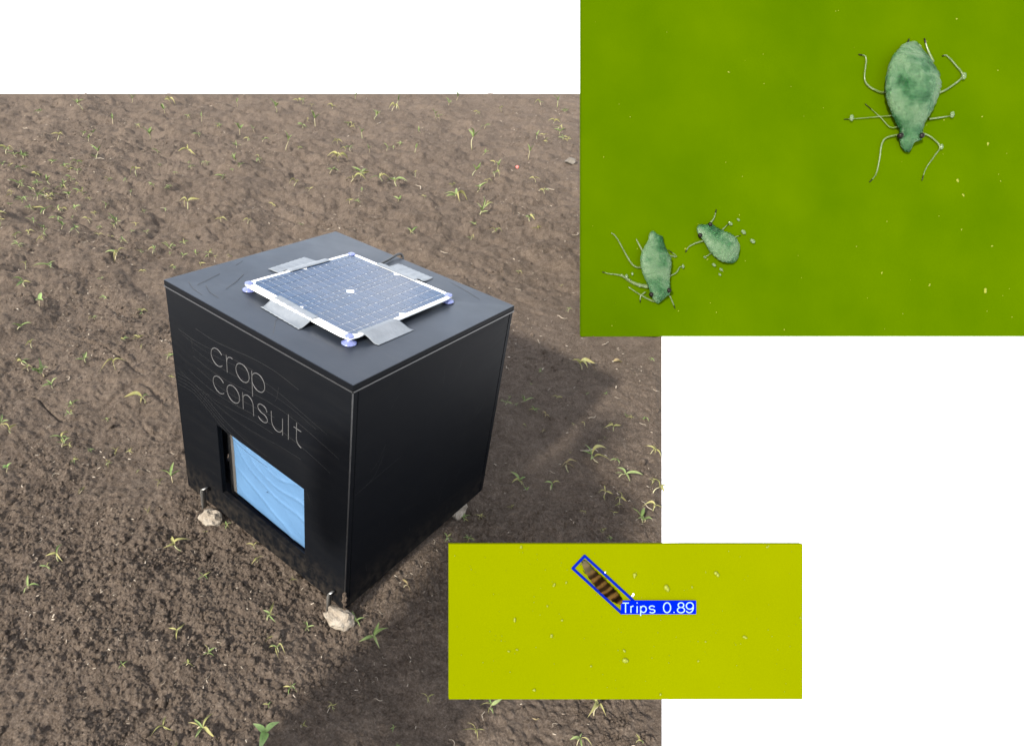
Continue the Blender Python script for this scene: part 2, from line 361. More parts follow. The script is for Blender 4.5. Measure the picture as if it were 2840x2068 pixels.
# the bed of soil: far edge, side edges and near edge as four straight cuts
NU, NV = 920, 880
U0, U1, V0, V1 = -420.0, 1835.0, 260.0, 2330.0
def build_soil():
    us = np.linspace(U0, U1, NU + 1); vv = np.linspace(V0, V1, NV + 1)
    U, V = np.meshgrid(us, vv)
    d = FW[None, None] + RT[None, None] * ((U - PX0) / FPX)[..., None] + UP[None, None] * ((PY0 - V) / FPX)[..., None]
    t = (-0.012 - CAM[2]) / d[..., 2]
    X = CAM[0] + d[..., 0] * t; Y = CAM[1] + d[..., 1] * t
    du = np.hypot(np.gradient(X, axis=1), np.gradient(Y, axis=1)); dv = np.hypot(np.gradient(X, axis=0), np.gradient(Y, axis=0))
    sp = 0.85 * np.minimum(du, dv) + 0.15 * np.maximum(du, dv)
    H = soil_h(X.ravel(), Y.ravel(), sp.ravel()).reshape(X.shape)
    # settle to the floor along the cut edges
    i = np.arange(NV + 1)[:, None] * dv; j = (NU - np.arange(NU + 1))[None, :] * du
    e = np.minimum(np.minimum(i / 0.25, j / 0.035), 1.0); e = e * e * (3 - 2 * e)
    H = H * e + (-0.0105) * (1 - e)
    n = (NU + 1) * (NV + 1)
    co = np.stack([X, Y, H], -1).reshape(n, 3).astype(np.float32)
    idx = np.arange(n, dtype=np.int32).reshape(NV + 1, NU + 1)
    q = np.stack([idx[1:, :-1], idx[1:, 1:], idx[:-1, 1:], idx[:-1, :-1]], -1).reshape(-1, 4)
    m = bpy.data.meshes.new('soil_field')
    m.vertices.add(n); m.vertices.foreach_set('co', co.ravel())
    nf = len(q)
    m.loops.add(nf * 4); m.loops.foreach_set('vertex_index', q.ravel())
    m.polygons.add(nf); m.polygons.foreach_set('loop_start', np.arange(0, nf * 4, 4, dtype=np.int32))
    m.polygons.foreach_set('loop_total', np.full(nf, 4, np.int32))
    m.polygons.foreach_set('use_smooth', np.ones(nf, bool))
    m.update(calc_edges=True); m.materials.append(M['soil'])
    tag(link('soil_field', m), kind='structure')
    return X, Y
GX, GY = build_soil()
def soil_z(x, y):
    x, y = np.array([float(x)]), np.array([float(y)])
    return float(soil_h(x, y, grid_sp(x, y))[0])

def build_floor():
    """white floor all round the bed, with the bed left out"""
    ring = [(GX[0, 0], GY[0, 0]), (GX[0, -1], GY[0, -1]), (GX[-1, -1], GY[-1, -1]), (GX[-1, 0], GY[-1, 0])]
    zf = -0.0125
    c = np.mean(ring, axis=0)
    v = [(x, y, zf) for x, y in ring]
    for x, y in ring:
        d = np.array([x, y]) - c; d /= np.linalg.norm(d)
        v.append((c[0] + d[0] * 900, c[1] + d[1] * 900, zf))
    f = [(i, (i + 1) % 4, 4 + (i + 1) % 4, 4 + i) for i in range(4)]
    o = link('backdrop_floor', mesh_data('backdrop_floor', v, f, M['floor']))
    bm = bmesh.new(); bm.from_mesh(o.data); bmesh.ops.recalc_face_normals(bm, faces=bm.faces)
    for fa in bm.faces:
        if fa.normal.z < 0: fa.normal_flip()
    bm.to_mesh(o.data); bm.free()
    tag(o, kind='structure')
build_floor()

def ico(sub):
    bm = bmesh.new(); bmesh.ops.create_icosphere(bm, subdivisions=sub, radius=1)
    v = np.array([x.co[:] for x in bm.verts]); f = np.array([[x.index for x in fa.verts] for fa in bm.faces]); bm.free()
    return v, f
def random_rot(n):
    q = RNG.normal(size=(n, 4)); q /= np.linalg.norm(q, axis=1)[:, None]
    w, x, y, z = q.T
    return np.stack([np.stack([1 - 2 * (y * y + z * z), 2 * (x * y - z * w), 2 * (x * z + y * w)], -1),
                     np.stack([2 * (x * y + z * w), 1 - 2 * (x * x + z * z), 2 * (y * z - x * w)], -1),
                     np.stack([2 * (x * z - y * w), 2 * (y * z + x * w), 1 - 2 * (x * x + y * y)], -1)], 1)
def bulk(name, V, F, mat, smooth):
    m = bpy.data.meshes.new(name); n = len(V)
    m.vertices.add(n); m.vertices.foreach_set('co', V.astype(np.float32).ravel())
    k = F.shape[1]; nf = len(F)
    m.loops.add(nf * k); m.loops.foreach_set('vertex_index', F.astype(np.int32).ravel())
    m.polygons.add(nf); m.polygons.foreach_set('loop_start', np.arange(0, nf * k, k, dtype=np.int32))
    m.polygons.foreach_set('loop_total', np.full(nf, k, np.int32)); m.polygons.foreach_set('use_smooth', np.full(nf, smooth))
    m.update(calc_edges=True); m.materials.append(mat)
    return link(name, m)
def outside_box(x, y, pad=0.0):
    return ~((x > -S - pad) & (x < pad) & (y > -pad) & (y < DD_ * S + pad))
def scatter_points(n, vmin=300.0):
    u = RNG.uniform(U0 + 40, U1 - 14, n * 2); v = RNG.uniform(vmin, V1 - 20, n * 2)
    d = FW[None] + RT[None] * ((u - PX0) / FPX)[:, None] + UP[None] * ((PY0 - v) / FPX)[:, None]
    t = (-0.012 - CAM[2]) / d[:, 2]
    x = CAM[0] + d[:, 0] * t; y = CAM[1] + d[:, 1] * t
    patch = vnoise(x / 0.42, y / 0.42, 9) + 0.5 * vnoise(x / 0.12, y / 0.12, 10)
    k = outside_box(x, y, 0.01) & (RNG.uniform(size=n * 2) < np.clip(0.35 + 2.2 * patch, 0.08, 1))
    x, y, t = x[k][:n], y[k][:n], t[k][:n]
    return x, y, t
def build_crumbs():
    for nm, n, sub, lo, hi in (('soil_clods', 4500, 1, 0.0035, 0.0135), ('soil_crumbs', 26000, 0, 0.0014, 0.0062)):
        v0, f0 = ico(sub); x, y, t = scatter_points(n, 285); n = len(x)
        r = lo + (hi - lo) * RNG.power(0.28, n) * RNG.uniform(0.15, 1, n)
        r = np.maximum(r, t * 0.0011)
        z = soil_h(x, y, grid_sp(x, y)) + r * 0.25
        lump = 1 + 0.28 * RNG.normal(size=(n, len(v0), 1)).clip(-1.4, 1.4)
        V = v0[None] * lump * (np.array([1, 1, 0.75]) * RNG.uniform(0.7, 1.25, (n, 1, 3)))
        V = np.einsum('nij,nvj->nvi', random_rot(n), V) * r[:, None, None] + np.stack([x, y, z], -1)[:, None]
        F = (f0[None] + (np.arange(n) * len(v0))[:, None, None]).reshape(-1, 3)
        o = bulk(nm, V.reshape(-1, 3), F, M['soil'], True)
        tag(o, 'loose dark brown soil clods lying over the field' if sub else 'fine dark brown soil crumbs lying over the field', 'soil', kind='stuff')
    n = 1000
    x, y, t = scatter_points(n, 270); xf, yf, tf_ = scatter_points(2600, 262); kf = tf_ > 2.0; x = np.concatenate([x, xf[kf]]); y = np.concatenate([y, yf[kf]]); t = np.concatenate([t, tf_[kf]]); n = len(x)
    L = RNG.uniform(0.002, 0.0075, n) * (0.5 + t * 0.42); w = L * RNG.uniform(0.08, 0.5, n) 
    a = RNG.uniform(0, 6.28, n); z = soil_h(x, y, grid_sp(x, y)) + 0.003 + 0.001 * t
    base = np.array([[-1, -1, 0], [1, -.6, 0.2], [1, .6, 0.2], [-1, 1, 0], [0, 0, 0.9]])
    c, s_ = np.cos(a), np.sin(a)
    V = base[None] * np.stack([L, w, w], -1)[:, None] * 0.5
    V[:, :, 2] += V[:, :, 0] * RNG.uniform(-.5, .5, (n, 1))
    X = V[..., 0] * c[:, None] - V[..., 1] * s_[:, None] + x[:, None]; Y = V[..., 0] * s_[:, None] + V[..., 1] * c[:, None] + y[:, None]
    V = np.stack([X, Y, V[..., 2] + z[:, None]], -1)
    f0 = np.array([[0, 1, 4], [1, 2, 4], [2, 3, 4], [3, 0, 4]])
    o = bulk('plant_debris', V.reshape(-1, 3), (f0[None] + (np.arange(n) * 5)[:, None, None]).reshape(-1, 3), M['straw'], False)
    tag(o, 'pale flecks of dry plant debris strewn over the soil', 'debris', kind='stuff')
build_crumbs()

# ------------------------------------------------------------------ the black box
CORN = {k: np.array(v) for k, v in {'tl': (-1.0027, 0.007, 1.0064), 'tb': (-1.0011, 0.9286, 0.9999), 'tr': (-0.0019, 0.9103, 0.9787),
        'tf': (-0.0025, -0.0003, 0.9976), 'bf': (0.0073, -0.0009, -0.0083), 'br': (0.0002, 0.9404, 0.0173), 'bl': (-0.9972, -0.0034, -0.0068),
        'bb': (-1.0043, 0.9379, 0.0188)}.items()}
def BX(x, y, z):
    """a point of the slightly skewed, hand-made box, in metres"""
    a, b, c = -x, y / DD_, z / HH_
    l = lambda p, q, t: p * (1 - t) + q * t
    bot = l(l(CORN['bf'], CORN['bl'], a), l(CORN['br'], CORN['bb'], a), b)
    top = l(l(CORN['tf'], CORN['tl'], a), l(CORN['tr'], CORN['tb'], a), b)
    return l(bot, top, c) * S
def hexa(x0, x1, y0, y1, z0, z1, fn=BX):
    v = [fn(x, y, z) for z in (z0, z1) for y in (y0, y1) for x in (x0, x1)]
    return v, [(0, 2, 3, 1), (4, 5, 7, 6), (0, 1, 5, 4), (1, 3, 7, 5), (3, 2, 6, 7), (2, 0, 4, 6)]
def part_box(name, mat, parent, *lim, bev=0.0):
    o = link(name, mesh_data(name, *hexa(*lim), M[mat]), parent)
    if bev: bevel(o, bev)
    return o
def holed_panel(name, mat, parent, P, a0, a1, b0, b1, quad):
    """panel with one opening; P(a, b, k) gives the point, k = 0 outer face, 1 inner; quad = opening corners TL TR BR BL"""
    (tlx, tly), (trx, try_), (brx, bry), (blx, bly) = quad
    g = [[(a0, b0), (blx, b0), (brx, b0), (a1, b0)], [(a0, bly), (blx, bly), (brx, bry), (a1, bry)],
         [(a0, tly), (tlx, tly), (trx, try_), (a1, try_)], [(a0, b1), (tlx, b1), (trx, b1), (a1, b1)]]
    v = [P(*g[i][j], k) for k in (0, 1) for i in range(4) for j in range(4)]
    ix = lambda i, j, k: k * 16 + i * 4 + j
    f = []
    for i in range(3):
        for j in range(3):
            if (i, j) == (1, 1): continue
            q = (ix(i, j, 0), ix(i, j + 1, 0), ix(i + 1, j + 1, 0), ix(i + 1, j, 0)); f.append(q)
            f.append(tuple(x + 16 for x in reversed(q)))
    for loop in ([(1, 1), (1, 2), (2, 2), (2, 1)], [(0, j) for j in range(4)] + [(i, 3) for i in (1, 2, 3)] + [(3, j) for j in (2, 1, 0)] + [(i, 0) for i in (2, 1)]):
        for p, q in zip(loop, loop[1:] + loop[:1]):
            f.append((ix(*p, 0), ix(*q, 0), ix(*q, 1), ix(*p, 1)))
    m = mesh_data(name, v, f, M[mat])
    bm = bmesh.new(); bm.from_mesh(m); bmesh.ops.recalc_face_normals(bm, faces=bm.faces); bm.to_mesh(m); bm.free()
    return bevel(link(name, m, parent), 0.0018, 2)

TH = 0.024          # sheet thickness in box widths
LID = 0.023
box = tag(empty('trap_box', tuple(BX(-0.5, DD_ / 2, 0))), 'scuffed black plastic cube with engraved lettering, window and solar panel on top', 'box')
box_inv = Vector(box.location)
def box_child(o):
    o.matrix_parent_inverse = Matrix.Translation(-box_inv); return o
ZT = HH_ - LID - 0.004
WIN = ((-0.732, 0.473), (-0.222, 0.457), (-0.218, 0.101), (-0.732, 0.121))
box_child(holed_panel('front_panel', 'plastic_front', box, lambda a, b, k: BX(a, TH * k, b), -1.0, 0.0, 0.0, ZT, WIN))
box_child(holed_panel('side_panel', 'plastic_front', box, lambda a, b, k: BX(-1.0 + TH * k, a, b), TH + 0.0015, DD_ - TH - 0.0015, 0.0, ZT,
                      ((0.08, 0.46), (0.66, 0.46), (0.66, 0.03), (0.08, 0.03))))
box_child(part_box('side_panel', 'plastic_front', box, -TH, 0.0, TH + 0.0015, DD_ - TH - 0.0015, 0.0, ZT, bev=0.0018))
box_child(part_box('back_panel', 'plastic_front', box, -1.0, 0.0, DD_ - TH, DD_, 0.0, ZT, bev=0.0018))
lid = box_child(part_box('lid', 'plastic_lid', box, -1.002, 0.002, -0.002, DD_ + 0.002, HH_ - LID, HH_, bev=0.0022))
lid.data.materials.append(M['plastic_front'])
for p_ in lid.data.polygons:
    if abs(p_.normal.z) < 0.5: p_.material_index = 1  # sides take the darker plastic, without the painted sky sheen
# scuffed line along the lid's lower edges
for lim in ((-1.0, 0.0, -0.0045, -0.0015, HH_ - LID - 0.003, HH_ - LID + 0.002), (0.0015, 0.0045, 0.0, DD_, HH_ - LID - 0.003, HH_ - LID + 0.002)):
    box_child(part_box('edge_strip', 'scuff', box, *lim))
box_child(part_box('edge_strip', 'scuff', box, -0.0015, 0.0022, -0.0022, 0.0015, 0.05, HH_ - LID - 0.006))
# inside: holder rail, plate with a round hole, dark back wall
box_child(part_box('inner_wall', 'inside', box, -0.705, -TH - 0.002, 0.10, 0.11, 0.0, 0.6))
box_child(part_box('inner_ledge', 'inside', box, -0.998 + TH, -TH - 0.002, TH + 0.002, 0.098, 0.03, 0.066))
def hole_plate():
    n = 28; cx_, cz_, r = -0.775, 0.188, 0.058; v, f = [], []
    sq = []
    for i in range(n):
        a = 2 * math.pi * i / n; c, s_ = math.cos(a), math.sin(a)
        k = 1 / max(abs(c), abs(s_))
        x = cx_ + (0.20 if c < 0 else 0.068) * c * k; z = cz_ + (0.122 if s_ < 0 else 0.41) * s_ * k
        sq.append((cx_ + r * c, cz_ + r * s_, x, z))
    for y in (0.10, 0.108):
        for a, b, c, d in sq: v += [BX(a, y, b), BX(c, y, d)]
    for i in range(n):
        j = (i + 1) % n
        f += [(2 * i, 2 * i + 1, 2 * j + 1, 2 * j), (2 * n + 2 * i, 2 * n + 2 * j, 2 * n + 2 * j + 1, 2 * n + 2 * i + 1), (2 * i, 2 * j, 2 * n + 2 * j, 2 * n + 2 * i)]
    return box_child(link('inner_plate', mesh_data('inner_plate', v, f, M['inside']), box))
hole_plate()
box_child(part_box('sheet_holder', 'clear', box, -0.752, -0.7125, 0.0605, 0.0665, 0.075, 0.50))

def smooth_path(pts, n=6):
    pts = [np.array(p, float) for p in pts]; out = []
    P_ = [2 * pts[0] - pts[1]] + pts + [2 * pts[-1] - pts[-2]]
    for i in range(1, len(P_) - 2):
        for k in range(n):
            t = k / n; a, b, c, d = P_[i - 1:i + 3]
            out.append(0.5 * (2 * b + (c - a) * t + (2 * a - 5 * b + 4 * c - d) * t * t + (3 * b - a - 3 * c + d) * t ** 3))
    out.append(pts[-1]); return out
def ribbon(paths, w, h, fn):
    """half-round strokes along polylines given in surface coordinates"""
    V, F = [], []
    for p in paths:
        p = [np.array(q, float) for q in p]; closed = np.allclose(p[0], p[-1])
        base = len(V); n = len(p)
        for i in range(n):
            a = p[i - 1] if i else (p[-2] if closed else p[0]); b = p[i + 1] if i < n - 1 else (p[1] if closed else p[-1])
            t = b - a; t = t / (np.linalg.norm(t) + 1e-9); nrm = np.array([-t[1], t[0]])
            for k, hh in ((-1, 0), (-0.55, 0.8), (0.55, 0.8), (1, 0)):
                q = p[i] + nrm * k * w / 2; V.append(fn(q[0], q[1], h * hh))
        for i in range(n - 1):
            for k in range(3):
                F.append((base + i * 4 + k, base + (i + 1) * 4 + k, base + (i + 1) * 4 + k + 1, base + i * 4 + k + 1))
        if not closed:
            F.append(tuple(base + k for k in range(4))); F.append(tuple(base + (n - 1) * 4 + k for k in (3, 2, 1, 0)))
    return V, F
def arc(cx_, cy_, rx, ry, a0, a1, n=24):
    return [(cx_ + rx * math.cos(math.radians(a0 + (a1 - a0) * i / n)), cy_ + ry * math.sin(math.radians(a0 + (a1 - a0) * i / n))) for i in range(n + 1)]
b1, b2, R = 0.7595, 0.6405, 0.0355
letters = [
    [arc(-0.690, b1 + R, 0.037, R, 38, 322)],
    [[(-0.632, 0.830), (-0.633, 0.757)], arc(-0.604, b1 + 0.040, 0.028, 0.030, 168, 72, 12)],
    [arc(-0.541, b1 + R, 0.0375, R, 0, 360, 32)],
    [[(-0.487, 0.828), (-0.489, 0.722)], arc(-0.4535, b1 + R, 0.0355, R, 0, 360, 32)],
    [arc(-0.692, b2 + R, 0.037, R, 38, 322)],
    [arc(-0.6055, b2 + R, 0.0375, R, 0, 360, 32)],
    [[(-0.547, 0.713), (-0.549, 0.639)], arc(-0.518, b2 + 0.041, 0.0295, 0.030, 180, 0, 16) + [(-0.489, 0.638)]],
    [[(-0.411, 0.693)] + arc(-0.4365, 0.6935, 0.0255, 0.0180, 20, 270, 14)[1:-1] + [(-0.4365, 0.675)] + arc(-0.4365, 0.6575, 0.0265, 0.0180, 90, -160, 14)[1:]],
    [[(-0.387, 0.711)] + arc(-0.3575, b2 + 0.030, 0.0295, 0.031, 180, 360, 16), [(-0.327, 0.709), (-0.329, 0.637)]],
    [[(-0.2955, 0.742), (-0.298, 0.636)]],
    [[(-0.254, 0.730), (-0.256, 0.665)] + arc(-0.231, 0.662, 0.025, 0.026, 180, 270, 10), [(-0.269, 0.705), (-0.231, 0.7035)]],
]
for L in letters:
    v, f = ribbon(L, 0.0040, 0.0012, lambda x, z, h: BX(x, -0.0006 - h, z))
    box_child(link('letter', mesh_data('letter', v, f, M['engraved']), box))
def ribbon2(pts): return [(float(p[0]), float(p[1])) for p in smooth_path([(a, b, 0.0) for a, b in pts], 5)]
SR = random.Random(8)
FRONT = lambda x, z, h: BX(x, -0.0005 - h, z)
RIGHT = lambda y, z, h: BX(0.0005 + h, y, z)
def scuff_line(pts, fn, w):
    v, f = ribbon([ribbon2(pts)], w, 0.0003, fn)
    box_child(link('scratch', mesh_data('scratch', v, f, M['scratch']), box))
for k in range(9):                                   # long wavy rub marks across the lettered side
    z = 0.60 + 0.035 * k + SR.uniform(-.012, .012); x0 = SR.uniform(-0.98, -0.80); n = SR.randint(5, 8)
    scuff_line([(x0 + 0.115 * i, z - 0.022 * math.sin(i * 0.9 + k * 0.15) - 0.006 * i) for i in range(n)], FRONT, SR.uniform(0.0010, 0.0024))
for k in range(4):
    z = 0.52 + 0.017 * k; scuff_line([(-0.98, z + 0.03), (-0.88, z + 0.035), (-0.78, z), (-0.68, z - 0.045), (-0.55, z - 0.075), (-0.42, z - 0.08)][:SR.randint(4, 6)], FRONT, SR.uniform(0.0009, 0.0018))
for k in range(12):
    a = SR.uniform(-0.95, -0.06); z = SR.uniform(0.05, 0.93); d = SR.uniform(-0.03, 0.03)
    if -0.75 < a < -0.2 and 0.08 < z < 0.5: continue
    scuff_line([(a, z), (a + d * 0.5, z + 0.02), (a + d, z + SR.uniform(0.02, 0.07))], FRONT, 0.0012)
for k in range(16):
    a = SR.uniform(0.08, 0.80); z = SR.uniform(0.08, 0.88); d = SR.uniform(-0.02, 0.10)
    scuff_line([(a, z), (a + d * 0.5, z + 0.02), (a + d, z + SR.uniform(0.03, 0.12))], RIGHT, 0.0011)
scuff_line([(0.03, 0.55), (0.35, 0.60), (0.70, 0.66)], RIGHT, 0.0014)
# scratches on the lid
for p in ([(-0.92, 0.20), (-0.90, 0.13), (-0.885, 0.07)], [(-0.86, 0.27), (-0.82, 0.20), (-0.79, 0.13)], [(-0.93, 0.06), (-0.86, 0.035), (-0.80, 0.03)], [(-0.86, 0.09), (-0.80, 0.065), (-0.74, 0.06)],
          [(-0.485, 0.135), (-0.47, 0.10), (-0.44, 0.07), (-0.405, 0.035)], [(-0.97, 0.35), (-0.95, 0.30)], [(-0.30, 0.90), (-0.20, 0.88), (-0.12, 0.86)]):
    v, f = ribbon([p], 0.0022, 0.0005, lambda x, y, h: BX(x, y, HH_ + 0.0003 + h))
    box_child(link('scratch', mesh_data('scratch', v, f, M['engraved']), box))

# wrinkled blue sheet behind the window
def blue_sheet():
    nx, nz = 96, 76; v, f = [], []
    for j in range(nz + 1):
        for i in range(nx + 1):
            x = -0.711 + (0.711 - 0.17) * i / nx; z = (0.096 - 0.028 * i / nx) + (0.50 - 0.09) * j / nz
            nz_ = lambda sx, sz, k: float(vnoise(np.array([x * sx + 3.0]), np.array([z * sz + 5.0]), k)[0])
            a = z * 30 + x * 13 + 6.5 * nz_(4, 5, 61); b = z * 52 + x * 30 + 7 * nz_(6, 8, 62)
            w = 0.0034 * (1 - abs(math.sin(a))) ** 3 * max(0, 0.5 + 1.6 * nz_(5, 7, 64)) + 0.0018 * (1 - abs(math.sin(b))) ** 3 * max(0, 0.4 + 1.8 * nz_(6, 6, 65)) + 0.006 * nz_(7, 7, 63)
            v.append(BX(x, 0.0600 - w, z))
    for j in range(nz):
        for i in range(nx):
            k = j * (nx + 1) + i; f.append((k, k + 1, k + nx + 2, k + nx + 1))
    o = link('sticky_sheet', mesh_data('sticky_sheet', v, f, M['blue'], True))
    s_ = o.modifiers.new('solid', 'SOLIDIFY'); s_.thickness = 0.0008; s_.offset = -1
    tag(o, 'wrinkled light blue sticky sheet behind the window of the black box', 'sticky sheet')
    vv, ff = ico(1)
    spot = mesh_data('trapped_fly', [BX(-0.50, 0.0555, 0.235) + x * np.array([1, .5, .7]) * 0.0022 for x in vv], [tuple(map(int, q)) for q in ff], M['eye'], True)
    link('trapped_speck', spot, o)
blue_sheet()

# ------------------------------------------------------------------ solar panel with suction cups, tapes and cable
PZ = HH_ + 0.025
PC = {'L': (-0.745, 0.175), 'B': (-0.721, 0.746), 'R': (-0.171, 0.752), 'F': (-0.175, 0.165)}
def PN(s_, t, h=0.0):
    """panel coordinates: s from L to F, t from L to B"""
    p = [np.array(PC[k]) for k in 'LBRF']
    q = (p[0] * (1 - s_) + p[3] * s_) * (1 - t) + (p[1] * (1 - s_) + p[2] * s_) * t
    return BX(q[0], q[1], PZ + h - 0.006 * math.sin(math.pi * s_) * math.sin(math.pi * t))
pan = tag(empty('solar_panel', tuple(PN(0.5, 0.5, -0.02))), 'square white-framed solar panel with blue cells lying on the black lid', 'solar panel')
pinv = Vector(pan.location)
def pan_child(o):
    o.matrix_parent_inverse = Matrix.Translation(-pinv); return o
def backing():
    n = 16; ring = []
    for cx_, cy_, a0 in ((0.035, 0.035, 180), (0.965, 0.035, 270), (0.965, 0.965, 0), (0.035, 0.965, 90)):
        for i in range(7):
            a = math.radians(a0 + 15 * i); ring.append((cx_ + 0.035 * math.cos(a), cy_ + 0.035 * math.sin(a)))
    v, f = [], []
    N = 12
    v = [PN(i / N * 0.93 + 0.035, j / N * 0.93 + 0.035, h) for h in (0.0, -0.006) for j in range(N + 1) for i in range(N + 1)]
    g = (N + 1) ** 2
    for j in range(N):
        for i in range(N):
            k = j * (N + 1) + i; f += [(k, k + 1, k + N + 2, k + N + 1), (g + k, g + k + N + 1, g + k + N + 2, g + k + 1)]
    edge = [(i, 0) for i in range(N)] + [(N, j) for j in range(N)] + [(i, N) for i in range(N, 0, -1)] + [(0, j) for j in range(N, 0, -1)]
    # rounded rim round the inner grid
    rim = []
    for i, j in edge:
        s_, t = i / N, j / N; dx, dy = s_ - 0.5, t - 0.5
        ps, pt = 0.5 + dx, 0.5 + dy
        if (i, j) in ((0, 0), (N, 0), (0, N), (N, N)): ps, pt = 0.5 + dx * 0.978, 0.5 + dy * 0.978
        rim.append((ps, pt))
    b = len(v)
    for h in (0.0, -0.006): v += [PN(p[0], p[1], h) for p in rim]
    m = len(rim)
    for k in range(m):
        k2 = (k + 1) % m
        e1 = edge[k][1] * (N + 1) + edge[k][0]; e2 = edge[k2][1] * (N + 1) + edge[k2][0]
        f += [(b + k, b + k2, e2, e1), (b + m + k2, b + m + k, g + e1, g + e2), (b + k2, b + k, b + m + k, b + m + k2)]
    return pan_child(link('backing_sheet', mesh_data('backing_sheet', v, f, M['frame']), pan))
backing()
def cells():
    gap = 0.0050; mid = 0.5
    def edges(lo, hi, n, half):
        w = (hi - lo) / (n - 1 if half else n)
        e = [lo] + [lo + w * (i + (0.5 if half else 1)) for i in range(n - 1)] + [hi]
        return e
    for bs in (0, 1):
        for bt in (0, 1):
            S0, S1 = (0.026, mid) if bs == 0 else (mid, 0.974); T0, T1 = (0.054, mid) if bt == 0 else (mid, 0.968)
            es = edges(S0, S1, 6, True); et = edges(T0, T1, 8, False)
            for i in range(6):
                for j in range(8):
                    a, b, c, d = es[i] + gap / 2, es[i + 1] - gap / 2, et[j] + gap / 2, et[j + 1] - gap / 2
                    cut = 0.030
                    pts = []
                    for (x, y, ex, ey) in ((a, c, i == 0, j == 0), (b, c, i == 5, j == 0), (b, d, i == 5, j == 7), (a, d, i == 0, j == 7)):
                        if ex and ey:
                            sx = 1 if x == a else -1; sy = 1 if y == c else -1
                            p1, p2 = (x + sx * cut, y), (x, y + sy * cut)
                            pts += ([p2, p1] if (x == a) == (y == c) else [p1, p2])
                        else: pts.append((x, y))
                    n = len(pts)
                    v = [PN(x, y, h) for h in (0.0002, 0.0016) for x, y in pts]
                    f = [tuple(range(n, 2 * n))] + [(k, (k + 1) % n, n + (k + 1) % n, n + k) for k in range(n)]
                    pan_child(link('solar_cell', mesh_data('solar_cell', v, f, M['cell']), pan))
cells()
def lathe(profile, n=24):
    v = [(r * math.cos(2 * math.pi * i / n), r * math.sin(2 * math.pi * i / n), z) for r, z in profile for i in range(n)]
    f = [(k * n + i, k * n + (i + 1) % n, (k + 1) * n + (i + 1) % n, (k + 1) * n + i) for k in range(len(profile) - 1) for i in range(n)]
    f += [tuple(range(n - 1, -1, -1)), tuple(range((len(profile) - 1) * n, len(profile) * n))]
    return v, f
cup_m = mesh_data('suction_cup', *lathe([(0.0170, 0.0), (0.0175, 0.0012), (0.0150, 0.003), (0.010, 0.0055), (0.006, 0.009), (0.006, 0.0125)]), M['cup'], True)
knob_m = mesh_data('cup_knob', *lathe([(0.0100, 0.0), (0.0108, 0.0012), (0.0095, 0.0028), (0.0060, 0.0024), (0.0050, 0.0042), (0.002, 0.0045)]), M['cup'], True)
for s_, t in ((0.03, 0.03), (0.97, 0.03), (0.97, 0.97), (0.03, 0.97)):
    q = PN(s_, t, 0.0); base = q.copy(); base[2] = BX(q[0] / S, q[1] / S, HH_)[2] + 0.0003
    c = pan_child(link('suction_cup', cup_m, pan, tuple(base)))
    k = link('cup_knob', knob_m, c, (0, 0, float(q[2] - base[2] + 0.0005)))

def tape(name, label, p_on, p_off, wig, steps=14, flat=0.0):
    """strip of tape: from the panel's rim (two points at PZ) down to the lid (two points)"""
    a0, a1 = [np.array(p) for p in p_on]; b0, b1_ = [np.array(p) for p in p_off]
    nu, nv = 22, steps; v, f = [], []
    prof = [(-0.28, PZ - HH_ + 0.0035), (0.0, PZ - HH_ + 0.0035), (0.10, PZ - HH_ + 0.001), (0.30, 0.020), (0.52, 0.0115), (0.70, 0.005), (0.80, 0.0025), (1.0, 0.0018)]
    if flat: prof = [(-0.2, PZ - HH_ + 0.0035), (0.0, PZ - HH_ + 0.0035), (0.12, 0.024), (0.3, 0.010), (0.45, 0.003), (1.0, 0.0018)]
    for j in range(nv + 1):
        t = -0.28 + 1.28 * j / nv if not flat else -0.2 + 1.2 * j / nv
        z = np.interp(t, [p[0] for p in prof], [p[1] for p in prof])
        for i in range(nu + 1):
            s_ = i / nu
            e = 0.02 * math.sin(t * 9 + wig) * (s_ - 0.5)
            q = (a0 * (1 - s_) + a1 * s_) * (1 - t) + (b0 * (1 - s_) + b1_ * s_) * t
            if j == nv: q = q + (b0 - a0) * 0.02 * math.sin(i * 2.3 + wig)
            w = 0.0012 * math.sin(i * 1.7 + wig + 3 * t) * (0 < t < 0.75) + e * 0.05
            v.append(BX(q[0], q[1], HH_ + z + w))
    for j in range(nv):
        for i in range(nu):
            k = j * (nu + 1) + i; f.append((k, k + 1, k + nu + 2, k + nu + 1))
    o = link(name, mesh_data(name, v, f, M['tape'], True))
    sl = o.modifiers.new('solid', 'SOLIDIFY'); sl.thickness = 0.0005; sl.offset = 1
    return tag(o, label, 'tape', 'silver tapes holding down the solar panel')
tape('tape_strip', 'silver tape tented over the solar panel edge above the lettered side', [(-0.573, 0.192), (-0.358, 0.182)], [(-0.585, 0.129), (-0.370, 0.118)], 0.4)
tape('tape_strip', 'silver tape drooping from the solar panel edge above the plain dark side', [(-0.178, 0.231), (-0.172, 0.406)], [(-0.118, 0.250), (-0.114, 0.436)], 1.4)
tape('tape_strip', 'flat silver tape on the lid at the upper left edge of the solar panel', [(-0.735, 0.39), (-0.727, 0.60)], [(-0.838, 0.377), (-0.846, 0.584)], 2.2, flat=1)
tape('tape_strip', 'flat silver tape at the far edge of the solar panel by the cable', [(-0.565, 0.752), (-0.358, 0.754)], [(-0.552, 0.868), (-0.364, 0.870)], 3.1, flat=1)

